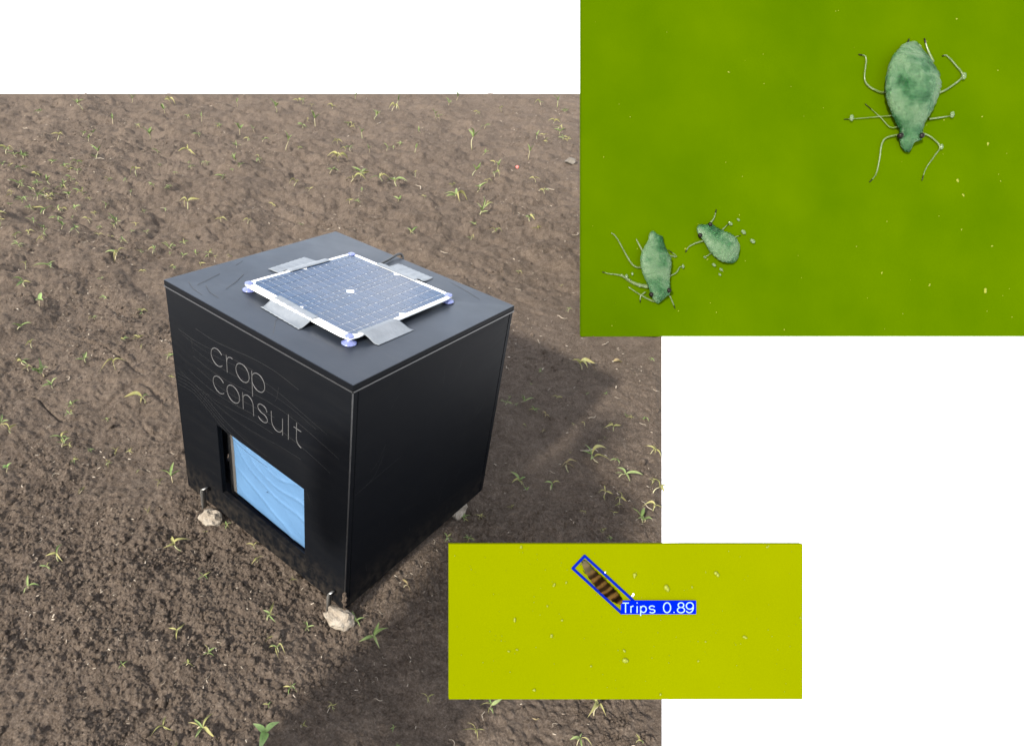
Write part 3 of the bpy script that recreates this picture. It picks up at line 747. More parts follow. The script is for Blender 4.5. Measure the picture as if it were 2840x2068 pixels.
def tube_mesh(name, pts, rad, mat, n=8, cap=True):
    pts = [Vector(p) for p in pts]; v, f = [], []
    rad = rad if hasattr(rad, '__len__') else [rad] * len(pts)
    up = Vector((0, 0, 1)); prev = None
    for i, p in enumerate(pts):
        t = (pts[min(i + 1, len(pts) - 1)] - pts[max(i - 1, 0)]).normalized()
        if prev is None:
            a = t.cross(up) if abs(t.z) < 0.95 else t.cross(Vector((1, 0, 0)))
        else: a = prev - t * prev.dot(t)
        a.normalize(); prev = a; b = t.cross(a)
        for k in range(n):
            c = 2 * math.pi * k / n; v.append(p + (a * math.cos(c) + b * math.sin(c)) * rad[i])
    for i in range(len(pts) - 1):
        for k in range(n): f.append((i * n + k, i * n + (k + 1) % n, (i + 1) * n + (k + 1) % n, (i + 1) * n + k))
    if cap: f += [tuple(range(n - 1, -1, -1)), tuple(range((len(pts) - 1) * n, len(pts) * n))]
    return mesh_data(name, v, f, mat, True)
cab = smooth_path([BX(-0.575, 0.73, HH_ + 0.012), BX(-0.585, 0.80, HH_ + 0.012), BX(-0.600, 0.87, HH_ + 0.010), BX(-0.606, 0.925, HH_ + 0.014), BX(-0.60, 0.945, HH_ + 0.004), BX(-0.595, 0.95, HH_ - 0.06), BX(-0.59, 0.955, 0.5), BX(-0.58, 0.96, 0.1)])
tag(link('power_cable', tube_mesh('power_cable', cab, 0.0035, M['rubber'])), 'thin black cable running from the solar panel over the back of the lid', 'cable')

# ------------------------------------------------------------------ stones and metal strips under the box
def rock(name, pos, size, seed, mat, label, cat='stone', rot=0.0, group=None, facets=11):
    rng = np.random.default_rng(seed); v, f = ico(3)
    n = v.copy()
    for _ in range(facets):                       # chip flat faces off a ball
        d = rng.normal(size=3); d /= np.linalg.norm(d); lim = rng.uniform(0.62, 0.86)
        k = n @ d; n = n - np.maximum(k - lim, 0)[:, None] * d
    n *= (1 + 0.30 * vnoise(v[:, 0] * 3 + 7, v[:, 1] * 3 + v[:, 2] * 2.2, seed)[:, None] + 0.16 * vnoise(v[:, 0] * 8, v[:, 1] * 8 + v[:, 2] * 5, seed + 1)[:, None])
    n *= np.array(size)[None] * 0.62
    c, s_ = math.cos(rot), math.sin(rot); n = n @ np.array([[c, -s_, 0], [s_, c, 0], [0, 0, 1]]).T
    o = link(name, mesh_data(name, n, [tuple(map(int, q)) for q in f], M[mat], False), None, tuple(pos))
    return tag(o, label, cat, group)
rock('stone', (-0.770 * S, -0.045 * S, -0.026), (0.060, 0.052, 0.052), 5, 'stone', 'pale stone under the lettered side near the metal strip', rot=0.7)
rock('stone', (0.002 * S, -0.020 * S, -0.026), (0.064, 0.055, 0.042), 9, 'stone', 'big pale stone under the front corner of the black box', rot=0.4)
rock('stone', (-0.018 * S, 0.790 * S, -0.016), (0.038, 0.062, 0.042), 14, 'stone', 'small pale stone under the shaded right side of the box', rot=0.2)
g = ground_at(1581, 455); rock('pebble', (g[0], g[1], soil_z(g[0], g[1]) + 0.02), (0.080, 0.070, 0.055), 21, 'pebble', 'rounded grey brown pebble far behind the box near the green board')
g = ground_at(1434, 468); rock('plastic_fragment', (g[0], g[1], soil_z(g[0], g[1]) + 0.015), (0.030, 0.024, 0.026), 23, 'red', 'tiny red fragment on the soil far behind the box', 'fragment', facets=12)
def strip(name, pts, width, label):
    """flat metal strip along points, extruded sideways"""
    w = Vector(width); v, f = [], []
    for p in pts: v += [Vector(p) - w, Vector(p) + w]
    for i in range(len(pts) - 1): f.append((2 * i, 2 * i + 1, 2 * i + 3, 2 * i + 2))
    o = link(name, mesh_data(name, v, f, M['metal'], True)); s_ = o.modifiers.new('solid', 'SOLIDIFY'); s_.thickness = 0.0028; s_.offset = 0
    return tag(o, label, 'metal strip', 'metal strips at the foot of the box')
strip('metal_strip', [(-0.84 * S, -0.027 * S, -0.05), (-0.842 * S, -0.027 * S, 0.045), (-0.835 * S, -0.027 * S, 0.058), (-0.815 * S, -0.026 * S, 0.067)], (0, 0.008, 0), 'bent metal strip standing beside the left stone')
strip('metal_strip', [(-0.056 * S, -0.020 * S, -0.055), (-0.056 * S, -0.020 * S, 0.028), (-0.050 * S, -0.020 * S, 0.040), (-0.038 * S, -0.020 * S, 0.046)], (0, 0.007, 0), 'upright metal strip standing on the stone at the front corner')
v0, f0 = ico(1); mv, mf = [], []
for i in range(34):
    z = 0.005 + 0.062 * (i / 34); c = np.array([0.0075 * S / 0.65 + RNG.uniform(-.0035, .0035), -0.004 + RNG.uniform(-.003, .003), z])
    b = len(mv); mv += list(c + v0 * RNG.uniform(0.5, 1.3, (len(v0), 1)) * RNG.uniform(0.0016, 0.0046)); mf += [tuple(int(x) + b for x in q) for q in f0]
mo = box_child(link('mud_smear', mesh_data('mud_smear', mv, mf, M['soil'], True), box)); mo['label'] = 'crusted mud on the lower front corner'

# ------------------------------------------------------------------ display boards
class Board:
    """flat board through origin o with unit axes r (right), u (up) and n (towards the viewer)"""
    def __init__(self, o, r, u):
        self.o = np.array(o); self.r = np.array(r) / np.linalg.norm(r); u = np.array(u); u = u - self.r * (u @ self.r)
        self.u = u / np.linalg.norm(u); self.n = np.cross(self.r, self.u)
        self.mat = Matrix(((self.r[0], self.u[0], self.n[0], o[0]), (self.r[1], self.u[1], self.n[1], o[1]), (self.r[2], self.u[2], self.n[2], o[2]), (0, 0, 0, 1)))
    def uv(self, px, py, lift=0.0):
        d = ray(px, py); t = ((self.o + self.n * lift - CAM) @ self.n) / (d @ self.n); p = CAM + d * t - self.o
        return np.array([p @ self.r, p @ self.u])
    def root(self, name, loc=(0, 0, 0)):
        e = empty(name); e.matrix_world = self.mat @ Matrix.Translation(loc); return e
def slab(name, x0, x1, y0, y1, z0, z1, mat, parent, bev=0.0):
    v = [(x, y, z) for z in (z0, z1) for y in (y0, y1) for x in (x0, x1)]
    o = link(name, mesh_data(name, v, [(0, 2, 3, 1), (4, 5, 7, 6), (0, 1, 5, 4), (1, 3, 7, 5), (3, 2, 6, 7), (2, 0, 4, 6)], M[mat]), parent)
    if bev: bevel(o, bev, 1)
    return o
def beam(name, a, b, w, mat, parent):
    return link(name, tube_mesh(name, [a, b], w, M[mat], 6), parent)

# the large green board stands on the ground behind the box, leaning back
A1 = ground_at(1613, 933, -0.0125); B1_ = ground_at(2840, 933, -0.0125)
_c = np.cross(ray(1613, 0), ray(1613, 933)); _up = np.cross(B1_ - A1, _c); _up *= np.sign(_up[2])
G = Board(A1, B1_ - A1, _up)
gW = np.linalg.norm(B1_ - A1) + 0.10; gH = 2.62 * S
green = tag(G.root('green_card_board'), 'huge leaf green card with three magnified aphids, leaning on the ground behind the box', 'board')
slab('card', 0, gW, 0, gH, -0.018, 0.0, 'board_green', green)
for x in (0.22 * gW, 0.8 * gW):
    top = G.o + G.r * x + G.u * gH * 0.86 - G.n * 0.03; foot = G.o + G.r * x - G.n * 0.02 + np.array([-G.u[0], -G.u[1], 0]) * 0 + np.array([_d for _d in (-G.n[0], -G.n[1], 0)]) * 0.95
    foot[2] = -0.012
    inv = green.matrix_world.inverted()
    beam('leg', inv @ Vector(top), inv @ Vector(foot), 0.018, 'wood', green)

def loft(rings, n=20):
    """closed body from (x, y, half width, height) stations"""
    v, f = [], []
    m = len(rings)
    for i, (x, y, w, h) in enumerate(rings):
        a = rings[max(i - 1, 0)]; b = rings[min(i + 1, m - 1)]
        t = np.array([b[0] - a[0], b[1] - a[1]]); t /= np.linalg.norm(t); nr = np.array([-t[1], t[0]])
        for k in range(n):
            c = 2 * math.pi * k / n; q = np.array([x, y]) + nr * w * math.cos(c); v.append((q[0], q[1], h * 0.55 + h * 0.5 * math.sin(c)))
    for i in range(m - 1):
        for k in range(n): f.append((i * n + k, i * n + (k + 1) % n, (i + 1) * n + (k + 1) % n, (i + 1) * n + k))
    f += [tuple(range(n - 1, -1, -1)), tuple(range((m - 1) * n, m * n))]
    return v, f
def resample(st, n):
    st = [np.array(s_, float) for s_ in st]; return [tuple(p) for p in smooth_path(st, n)]
def insect(name, board, px0, sc, stations, limbs, eyes, drops, label, cat, group, body_mat, limb_mat, hgt=1.0, limb_r=7.0, segs=0.0):
    """stations/limbs in crop pixels (sc, px0 turn them into picture positions on the board)"""
    U = lambda p, lift=0.0: board.uv(px0[0] + p[0] * sc, px0[1] + p[1] * sc, lift)
    k = np.linalg.norm(U((100, 0)) - U((0, 0))) / 100               # metres per crop pixel
    c = U(stations[0][:2]); e = U(stations[-1][:2]); ang = math.atan2(e[1] - c[1], e[0] - c[0])
    root = empty(name); root.matrix_world = board.mat @ Matrix.Translation((c[0], c[1], 0.0005)) @ Matrix.Rotation(ang, 4, 'Z')
    ca, sa = math.cos(-ang), math.sin(-ang)
    def loc(p, lift=0.0):
        d = U(p, lift) - c; return (d[0] * ca - d[1] * sa, d[0] * sa + d[1] * ca)
    st = []
    for x, y, w in stations:
        q = loc((x, y), w * k * 0.63 * hgt); w *= 0.94; st.append((q[0], q[1], w * k, w * k * 1.15 * hgt))
    st = resample(st, 5)
    if segs: st = [(a, b, w * (1 + segs * math.sin(i * 1.9)), h * (1 + segs * math.sin(i * 1.9))) for i, (a, b, w, h) in enumerate(st)]
    v, f = loft(st)
    # legs and feelers belong to the one body mesh
    mats = [0] * len(f)
    for L in limbs:
        r0 = L[0]; pts = L[1:]
        hs = [0.5 * hgt * 60 * k * (1 - i / (len(pts) - 1)) + limb_r * k * 1.0 for i in range(len(pts))]
        path = smooth_path([(*loc(p, h), h) for p, h in zip(pts, hs)], 5)
        rad = [r0 * k * 0.55 * (1.25 - 0.7 * i / (len(path) - 1)) for i in range(len(path))]
        tm = tube_mesh('tmp', path, rad, None, 7)
        b = len(v); v += [tuple(x.co) for x in tm.vertices]
        nf = [tuple(i + b for i in p.vertices) for p in tm.polygons]; f += nf
        dark = len(pts) > 2 and r0 < 20
        nring = (len(path) - 1)
        mats += [2 if (dark and j // 7 >= nring - 2) else 1 for j in range(len(nf))]
        bpy.data.meshes.remove(tm)
    me = mesh_data('body', v, f, M[body_mat], True); me.materials.append(M[limb_mat]); me.materials.append(M['eye'])
    me.polygons.foreach_set('material_index', mats)
    link('body', me, root)
    ev, ef = ico(2); em = mesh_data('eye', ev, [tuple(map(int, q)) for q in ef], M['eye'], True)
    for x, y, r in eyes:
        q = loc((x, y), 110 * k * hgt); hh = min(st, key=lambda s_: math.dist(s_[:2], q)); dz = math.sqrt(max(0.05, 1 - (math.dist(hh[:2], q) / max(hh[2], 1e-6)) ** 2))
        link('eye', em, root, (q[0], q[1], hh[3] * (0.55 + 0.5 * dz)), None, r * k)
    dm = mesh_data('droplet', ev * np.array([1, 1, 0.7]), [tuple(map(int, q)) for q in ef], M['drop'], True)
    for x, y, r in drops:
        q = loc((x, y)); link('droplet', dm, root, (q[0], q[1], r * k * 0.6), None, (r * k * 0.75, r * k * 0.48, r * k * 0.5))
    return tag(root, label, cat, group)
AG = 'aphids on the green card'
insect('aphid', G, (2320, 80), 0.2725,
       [(812, 138, 22), (810, 165, 62), (805, 230, 150), (800, 300, 205), (795, 400, 262), (788, 550, 290), (786, 650, 283), (786, 750, 256), (780, 850, 214), (772, 930, 172), (765, 1000, 132), (760, 1050, 122), (758, 1100, 122), (756, 1150, 112), (755, 1178, 92), (755, 1190, 60)],
       [(17, (655, 330), (690, 220), (738, 105)), (17, (985, 340), (930, 220), (893, 100)),
        (15, (560, 640), (430, 640), (290, 535), (300, 300), (225, 262)), (9, (600, 880), (430, 895), (200, 915), (75, 922)), (9, (620, 1000), (540, 1000), (440, 895), (290, 765)),
        (13, (660, 1070), (480, 1130), (435, 1340), (400, 1480), (335, 1560)),
        (15, (1020, 660), (1130, 610), (1280, 485), (1210, 370), (1120, 275), (1075, 280)), (14, (940, 920), (1050, 905), (1110, 895), (1200, 880)), (12, (860, 1060), (950, 1095), (1050, 1195), (1000, 1290), (910, 1420), (868, 1545))],
       [(662, 1082, 26), (855, 1092, 26)], [(130, 918, 42), (1265, 495, 46), (1150, 885, 42), (1045, 1210, 36), (795, 225, 60)],
       'largest aphid on the green card, pale oval body hanging head down', 'aphid', AG, 'aphid', 'limb', 0.62, 7.0, 0.02)
insect('aphid', G, (1650, 560), 0.2116,
       [(800, 418, 30), (800, 435, 92), (800, 520, 112), (798, 620, 168), (798, 720, 212), (808, 850, 212), (822, 950, 190), (838, 1050, 160), (850, 1120, 150), (868, 1200, 140), (880, 1262, 112), (884, 1285, 70)],
       [(20, (640, 860), (490, 820), (290, 480), (215, 405)), (22, (650, 690), (600, 600), (540, 485)), (40, (690, 1110), (560, 1085), (430, 1020), (340, 950)), (18, (470, 1030), (320, 960), (180, 940), (95, 918)),
        (24, (860, 1260), (770, 1300), (600, 1220), (440, 1115)), (16, (960, 700), (1070, 715), (960, 630)), (17, (950, 980), (1060, 930), (1115, 850), (1165, 870)),
        (16, (980, 1230), (1010, 1300), (1050, 1395)), (15, (660, 1180), (600, 1230), (592, 1320))],
       [(740, 1212, 30), (955, 1162, 30)], [(600, 815, 40), (1140, 850, 38), (480, 945, 30), (400, 985, 45), (570, 1095, 40), (850, 1240, 35)],
       'dark green aphid with splayed legs in the lower left of the green card', 'aphid', AG, 'aphid', 'limb', 0.62, 7.0, 0.02)
insect('aphid', G, (1650, 560), 0.2116,
       [(1385, 295, 25), (1410, 325, 90), (1450, 365, 122), (1500, 410, 128), (1560, 465, 152), (1630, 530, 182), (1710, 590, 195), (1780, 645, 178), (1840, 705, 120), (1868, 738, 40)],
       [(18, (1490, 300), (1560, 210), (1590, 100)), (18, (1450, 500), (1320, 540), (1230, 590), (1185, 660)), (16, (1640, 400), (1690, 345), (1760, 280)), (13, (1780, 480), (1850, 455), (1910, 440)),
        (12, (1560, 640), (1480, 700), (1430, 730))],
       [(1508, 296, 28), (1385, 436, 28)], [(1755, 290, 45), (1865, 238, 32), (1925, 402, 52), (2045, 520, 52), (1545, 830, 42), (1640, 890, 36), (1625, 955, 30), (1430, 728, 30), (1830, 700, 40)],
       'small pale aphid ringed by clear droplets in the lower middle of the green card', 'aphid', AG, 'aphid', 'limb', 0.62, 7.0, 0.02)
def specks(board, parent, pts, mat, name='glue_specks'):
    rng = np.random.default_rng(3); v0, f0 = ico(1); V, F = [], []
    for px, py, r in pts:
        c = board.uv(px, py); k = np.linalg.norm(board.uv(px + 10, py) - c) / 10
        for i in range(1 + int(r > 4)):
            b = len(V); sc = np.array([rng.uniform(0.5, 1.1), rng.uniform(0.5, 1.1), 0.5]) * r * k * 0.5
            off = rng.uniform(-0.5, 0.5, 2) * r * k * (i > 0)
            V += [(c[0] + off[0] + p[0] * sc[0], c[1] + off[1] + p[1] * sc[1], 0.0005 + p[2] * sc[2]) for p in v0]; F += [tuple(int(x) + b for x in q) for q in f0]
    o = link(name, mesh_data(name, V, F, M[mat], True), parent); o['kind'] = 'stuff'
    return o
rr = random.Random(5)
specks(G, green, [(2732, 803, 14), (2577, 792, 6), (2446, 756, 6), (2740, 398, 7), (2655, 500, 8), (2670, 540, 6), (2020, 200, 5), (1900, 690, 6)] + [(rr.uniform(1640, 2820), rr.uniform(20, 915), rr.uniform(2, 4.5)) for _ in range(60)], 'speck')

# the small yellow board on its post, nearer than the box
D2 = 1.08 * S
o2 = CAM + D2 * ray(1245, 1938)
Y = Board(o2, RT, UP)
k2 = D2 / FPX; yW, yH = 981 * k2, 430 * k2
yellow = tag(Y.root('yellow_card_board'), 'small yellow green card with a boxed thrips and blue caption, on a leaning post', 'board')
slab('card', 0, yW, 0, yH, -0.006, 0.0, 'board_yellow', yellow)
inv = yellow.matrix_world.inverted()
foot = ground_at(1750, 1850); foot[2] = -0.03
beam('post', (yW * 0.5, yH * 0.80, -0.016), inv @ Vector(foot), 0.009, 'wood', yellow)
slab('bracket', yW * 0.44, yW * 0.56, yH * 0.70, yH * 0.90, -0.0255, -0.0065, 'metal', yellow)
q = lambda x, y: Y.uv(1560 + x * 0.1764, 1520 + y * 0.1764)
def flat_poly(name, pts, z0, z1, mat, parent):
    n = len(pts); v = [(p[0], p[1], z) for z in (z0, z1) for p in pts]
    f = [tuple(range(n, 2 * n)), tuple(range(n - 1, -1, -1))] + [(i, (i + 1) % n, n + (i + 1) % n, n + i) for i in range(n)]
    m = mesh_data(name, v, f, M[mat]); bm = bmesh.new(); bm.from_mesh(m); bmesh.ops.recalc_face_normals(bm, faces=bm.faces); bm.to_mesh(m); bm.free()
    return link(name, m, parent)
cap_plate = flat_poly('caption_plate', [q(912, 1022), q(2085, 1022), q(2085, 812), q(1120, 812), q(912, 812)], 0.0012, 0.0020, 'ink', yellow)
crn = [(345, 118), (160, 312), (925, 1012), (1105, 815)]
def bar(a, b, w, z):
    a, b = q(*a), q(*b); t = (b - a) / np.linalg.norm(b - a); nr = np.array([-t[1], t[0]]) * w * 0.1764 * k2 / 2; a = a - t * abs(nr).max() * 0.8; b = b + t * abs(nr).max() * 0.8
    return flat_poly('outline_bar', [a - nr, b - nr, b + nr, a + nr], 0.0002, z, 'ink2', yellow)
for i, (a, b) in enumerate(((0, 1), (1, 2), (3, 0))): bar(crn[a], crn[b], 42, 0.0008 + 0.0001 * i)
def circ(x, y, rx, ry, a0=0, a1=360, n=18): return arc(x, y, rx, -ry, a0, a1, n)
text = [[[(932, 848), (1030, 848)], [(981, 848), (981, 1000)]],
        [[(1065, 895), (1065, 1000)], arc(1098, 935, 33, 40, 180, 280, 8)],
        [[(1162, 895), (1162, 1000)], [(1162, 838), (1162, 852)]],
        [[(1218, 895), (1218, 1045)], arc(1262, 945, 44, 50, 0, 360, 22)],
        [[(1436, 908)] + arc(1395, 920, 42, 28, -25, -270, 10)[1:] + arc(1397, 974, 44, 27, -90, 150, 12)],
        [arc(1632, 920, 56, 78, 0, 360, 26)], [[(1741, 985), (1741, 1000)]],
        [arc(1850, 880, 44, 38, 0, 360, 20), arc(1850, 958, 56, 42, 0, 360, 22)],
        [arc(1988, 892, 55, 52, 0, 360, 22), [(2043, 892)] + arc(1980, 915, 63, 84, 0, 140, 12)]]
for L in text:
    v, f = ribbon([[q(*p) for p in path] for path in L], 19 * 0.1764 * k2, 0.0004, lambda x, y, h: (x, y, 0.00205 + h))
    link('letter', mesh_data('letter', v, f, M['ink3']), cap_plate)
insect('thrips', Y, (1560, 1520), 0.1764,
       [(315, 195, 22), (335, 215, 40), (370, 270, 58), (430, 365, 74), (520, 470, 90), (620, 580, 98), (720, 675, 96), (800, 745, 88), (880, 815, 66), (935, 862, 30)],
       [(9, (330, 230), (290, 245), (275, 260)), (9, (370, 230), (375, 200), (350, 180)), (9, (400, 400), (350, 390), (320, 340)), (9, (470, 380), (520, 390), (560, 400)), (9, (520, 480), (600, 450), (690, 470))],
       [(322, 225, 12), (352, 200, 12)], [], 'brown striped thrips inside the blue outline on the yellow card', 'thrips', None, 'thrips', 'thrips', 0.6, 6.0, 0.07)
s7 = [(425, 488, 22), (670, 280, 15), (750, 258, 12), (1180, 210, 20), (1378, 290, 28), (1690, 200, 22), (1868, 600, 18), (720, 497, 12), (655, 600, 14), (1115, 690, 14), (1130, 750, 28), (545, 935, 16), (385, 690, 12), (435, 680, 12),
      (1340, 965, 12), (905, 785, 10), (1625, 630, 10), (1580, 750, 10), (465, 40, 14), (630, 410, 10), (2020, 30, 12), (2220, 480, 9), (1540, 290, 10)]
specks(Y, yellow, [(1240 + x * .4409, 1500 + y * .4409, r * .62) for x, y, r in s7] + [(rr.uniform(1255, 2216), rr.uniform(1515, 1930), rr.uniform(1.5, 4)) for _ in range(150)], 'speck')
specks(Y, yellow, [(1427, 1715, 8), (1754, 1651, 9), (1678, 1586, 6)], 'frame', 'white_specks')

# ------------------------------------------------------------------ seedlings
def leaf_mesh(name, wmax, peak, rise, droop, fold, twist, mat, n=7):
    v, f = [], []
    for i in range(n + 1):
        t = i / n
        w = wmax * 0.5 * (math.sin(math.pi * min(1, t ** peak)) ** 0.8 if 0 < t < 1 else 0.0) + 0.012 * (1 - t)
        z = rise * t - droop * t * t; ro = twist * t
        for k in (-1, 0, 1):
            y = k * w; dz = fold * abs(k) * w
            v.append((t, y * math.cos(ro) - dz * math.sin(ro), z + dz * math.cos(ro) + y * math.sin(ro)))
    for i in range(n):
        for k in range(2): f.append((i * 3 + k, i * 3 + 3 + k, i * 3 + 4 + k, i * 3 + 1 + k))
    return mesh_data(name, v, f, mat, True)
LM = {'s': [leaf_mesh('narrow_leaf', w, pk, ri, dr, 0.55, tw, M['leaf']) for w, pk, ri, dr, tw in ((.20, .8, .45, .55, .3), (.24, .75, .25, .45, -.4), (.17, .85, .6, .9, .6), (.22, .8, .1, .15, 0.), (.26, .7, .5, .5, -.2))],
      'v': [leaf_mesh('upright_leaf', w, pk, ri, dr, 0.6, tw, M['leaf']) for w, pk, ri, dr, tw in ((.22, .7, .55, .22, .3), (.26, .62, .35, .1, -.3), (.19, .8, .7, .45, .5), (.30, .6, .3, .2, 0.))],
      'w': [leaf_mesh('limp_leaf', w, pk, ri, dr, 0.9, tw, M['leafy']) for w, pk, ri, dr, tw in ((.16, .8, .9, 1.2, 1.4), (.22, .7, .6, 1.0, -1.2), (.13, .9, 1.2, 1.5, .8), (.19, .8, .3, .5, 2.0))],
      'd': [leaf_mesh('dry_leaf', w, pk, ri, dr, 1.0, tw, M['leafd']) for w, pk, ri, dr, tw in ((.15, .8, .9, 1.2, 1.8), (.24, .7, .6, 1.0, -1.6))],
      'b': [leaf_mesh('broad_leaf', w, pk, ri, dr, 0.3, tw, M['leafb'], 9) for w, pk, ri, dr, tw in ((.52, .72, .35, .55, .2), (.46, .65, .6, .6, -.2))]}
def stem_mesh(name, bend):
    return tube_mesh(name, [(bend * t * t, bend * 0.5 * math.sin(3 * t) * t, t) for t in (0, .25, .5, .75, 1)], [.045, .042, .038, .034, .028], M['stem'], 6)
SM = [stem_mesh('stem', b) for b in (0.05, 0.3, -0.35)]
for m in list(SM): pass
def ZONE(px, py):
    side = 'left' if px < 330 else 'middle left' if px < 700 else 'middle' if px < 1100 else 'right'
    if py < 400: return f'along the far edge of the soil, {side}'
    if py < 640: return f'on the soil well behind the box, {side}'
    if py < 780 and px < 1700: return f'on the soil just beyond the box, {side}'
    if px < 560 and py < 1100: return 'left of the lettering' if px > 230 else 'at the left picture edge, level with the lettering'
    if px < 560 and py < 1400: return 'left of the window' if px > 230 else 'at the left picture edge, level with the window'
    if px > 1180 and py < 1160: return 'in the upper part of the box shadow' if px < 1640 else 'on sunlit soil under the green card'
    if px > 1180 and py < 1520: return 'in the long shadow above the yellow card' if px < 1700 else 'at the right soil edge above the yellow card'
    if py > 1930 and px > 1100: return 'below the yellow card'
    if px > 880: return 'between the front stone and the yellow card' if py < 1800 else 'in the shadow at the bottom of the picture'
    if py > 1850: return 'in the bottom left foreground' if px < 450 else 'at the bottom edge below the front stone'
    return 'on the open soil at lower left' if px < 450 else 'on the soil below the window'
KINDS = {'s': ('seedling', 'narrow-leaved green seedling', 'seedling'), 'u': ('sprout', 'small upright sprout with pale stem', 'sprout'), 'w': ('limp_seedling', 'limp yellowing seedling', 'seedling'),
         'g': ('grass_sprout', 'thin grassy sprout', 'sprout'), 'b': ('broadleaf_seedling', 'broad-leaved green seedling', 'seedling'), 'd': ('dry_seedling', 'dried brown seedling', 'seedling'), 't': ('straw_piece', 'pale dry straw piece', 'straw')}
straw_meshes = []
for i in range(5):
    r_ = random.Random(50 + i); p = [(0, 0, 0.06)]
    a = 0.0
    for k in range(4):
        a += r_.uniform(-0.9, 0.9); p.append((p[-1][0] + 0.25 * math.cos(a), p[-1][1] + 0.25 * math.sin(a), r_.uniform(0.03, 0.16)))
    straw_meshes.append(tube_mesh('dry_stem', smooth_path(p, 4), [0.030] * 12 + [0.02] * 5, M['straw'], 5))
def plant(px, py, ext, kind, rnd, label=None, seed_rot=None):
    px = min(px, 1806.0)
    g = ground_at(px, py); dist = float(np.linalg.norm(g - CAM)); x, y = float(g[0]), float(g[1])
    if not bool(outside_box(np.array([x]), np.array([y]), 0.006)[0]): return
    z = soil_z(x, y)
    size = ext * dist / FPX * (0.72 + 0.26 * min(dist, 6.0) if kind != 'b' else 1.15)
    nm, lab, cat = KINDS[kind]; zone = ZONE(px, py)
    big = size * 1000; lab = ('tiny ' if big < 38 else 'small ' if big < 55 else 'middling ' if big < 80 else 'large ') + lab.replace('small ', '')
    if kind == 't':
        o = link(nm, rnd.choice(straw_meshes), None, (x, y, z + 0.003), (0, 0, rnd.uniform(0, 6.28)), size * 0.9)
        return tag(o, label or f'{lab} lying {zone}', cat, f'straw pieces {zone}')
    ncount = rnd.choice((3, 4, 4, 5)) if kind == 's' else rnd.choice((2, 3, 3, 4))
    root = empty(nm, (x, y, z - 0.002), (rnd.uniform(-.12, .12), rnd.uniform(-.12, .12), rnd.uniform(0, 6.28)))
    if kind != 'b': lab = lab.replace(' ', f' {[0, 1, "two", "three", "four", "five"][ncount]}-leaf ', 1)
    tag(root, label or f'{lab} {zone}', cat, f'seedlings and sprouts {zone}')
    if kind in 'su':
        sh = size * (rnd.uniform(0.18, 0.32) if kind == 's' else rnd.uniform(0.32, 0.52)); n = ncount; L = size * (0.55 if kind == 's' else 0.5)
        elev = (0.05, 0.55) if kind == 's' else (0.45, 1.0); fam = rnd.choice(('s', 's', 'v')) if kind == 's' else 'v'
    elif kind in 'wd':
        sh = size * rnd.uniform(0.25, 0.45); n = ncount; L = size * 0.5; elev = (-0.1, 0.8); fam = kind
    elif kind == 'g':
        sh = size * 0.15; n = ncount; L = size * 0.6; elev = (0.2, 1.1); fam = 'w'
    else:
        sh = size * 0.38; n = ncount = 3; L = size * 0.5; elev = (0.3, 0.9); fam = 'b'
    sw = max(sh * 0.8, size * 0.55)
    lean = rnd.uniform(-0.5, 0.5) if kind != 'u' else rnd.uniform(-0.25, 0.25)
    st = link('stem', rnd.choice(SM), root, (0, 0, 0), (lean, rnd.uniform(-.3, .3), rnd.uniform(0, 6.28)), (sw, sw, sh))
    rm = st.rotation_euler.to_matrix(); tipl = st.data.vertices[-1].co; tip = rm @ Vector((tipl.x * sw, tipl.y * sw, sh))
    a0 = rnd.uniform(0, 6.28)
    for i in range(n):
        a = a0 + i * 6.283 / n * rnd.uniform(0.85, 1.15) + rnd.uniform(-.3, .3)
        k = L * rnd.uniform(0.65, 1.2); s_ = 1.0 if i < 2 or kind != 's' else 0.8
        at = tip * (1.0 if i < 3 else rnd.uniform(0.5, 0.9))
        link('leaf', rnd.choice(LM['w' if (fam == 's' and rnd.random() < 0.3) else fam]), root, at, (rnd.uniform(-.4, .4), -rnd.uniform(*elev) * 0.8, a), (k * s_, k * s_ * (rnd.uniform(0.7, 1.0) if kind != 'g' else 0.5), k * s_ * rnd.uniform(0.8, 1.7)))
    return root

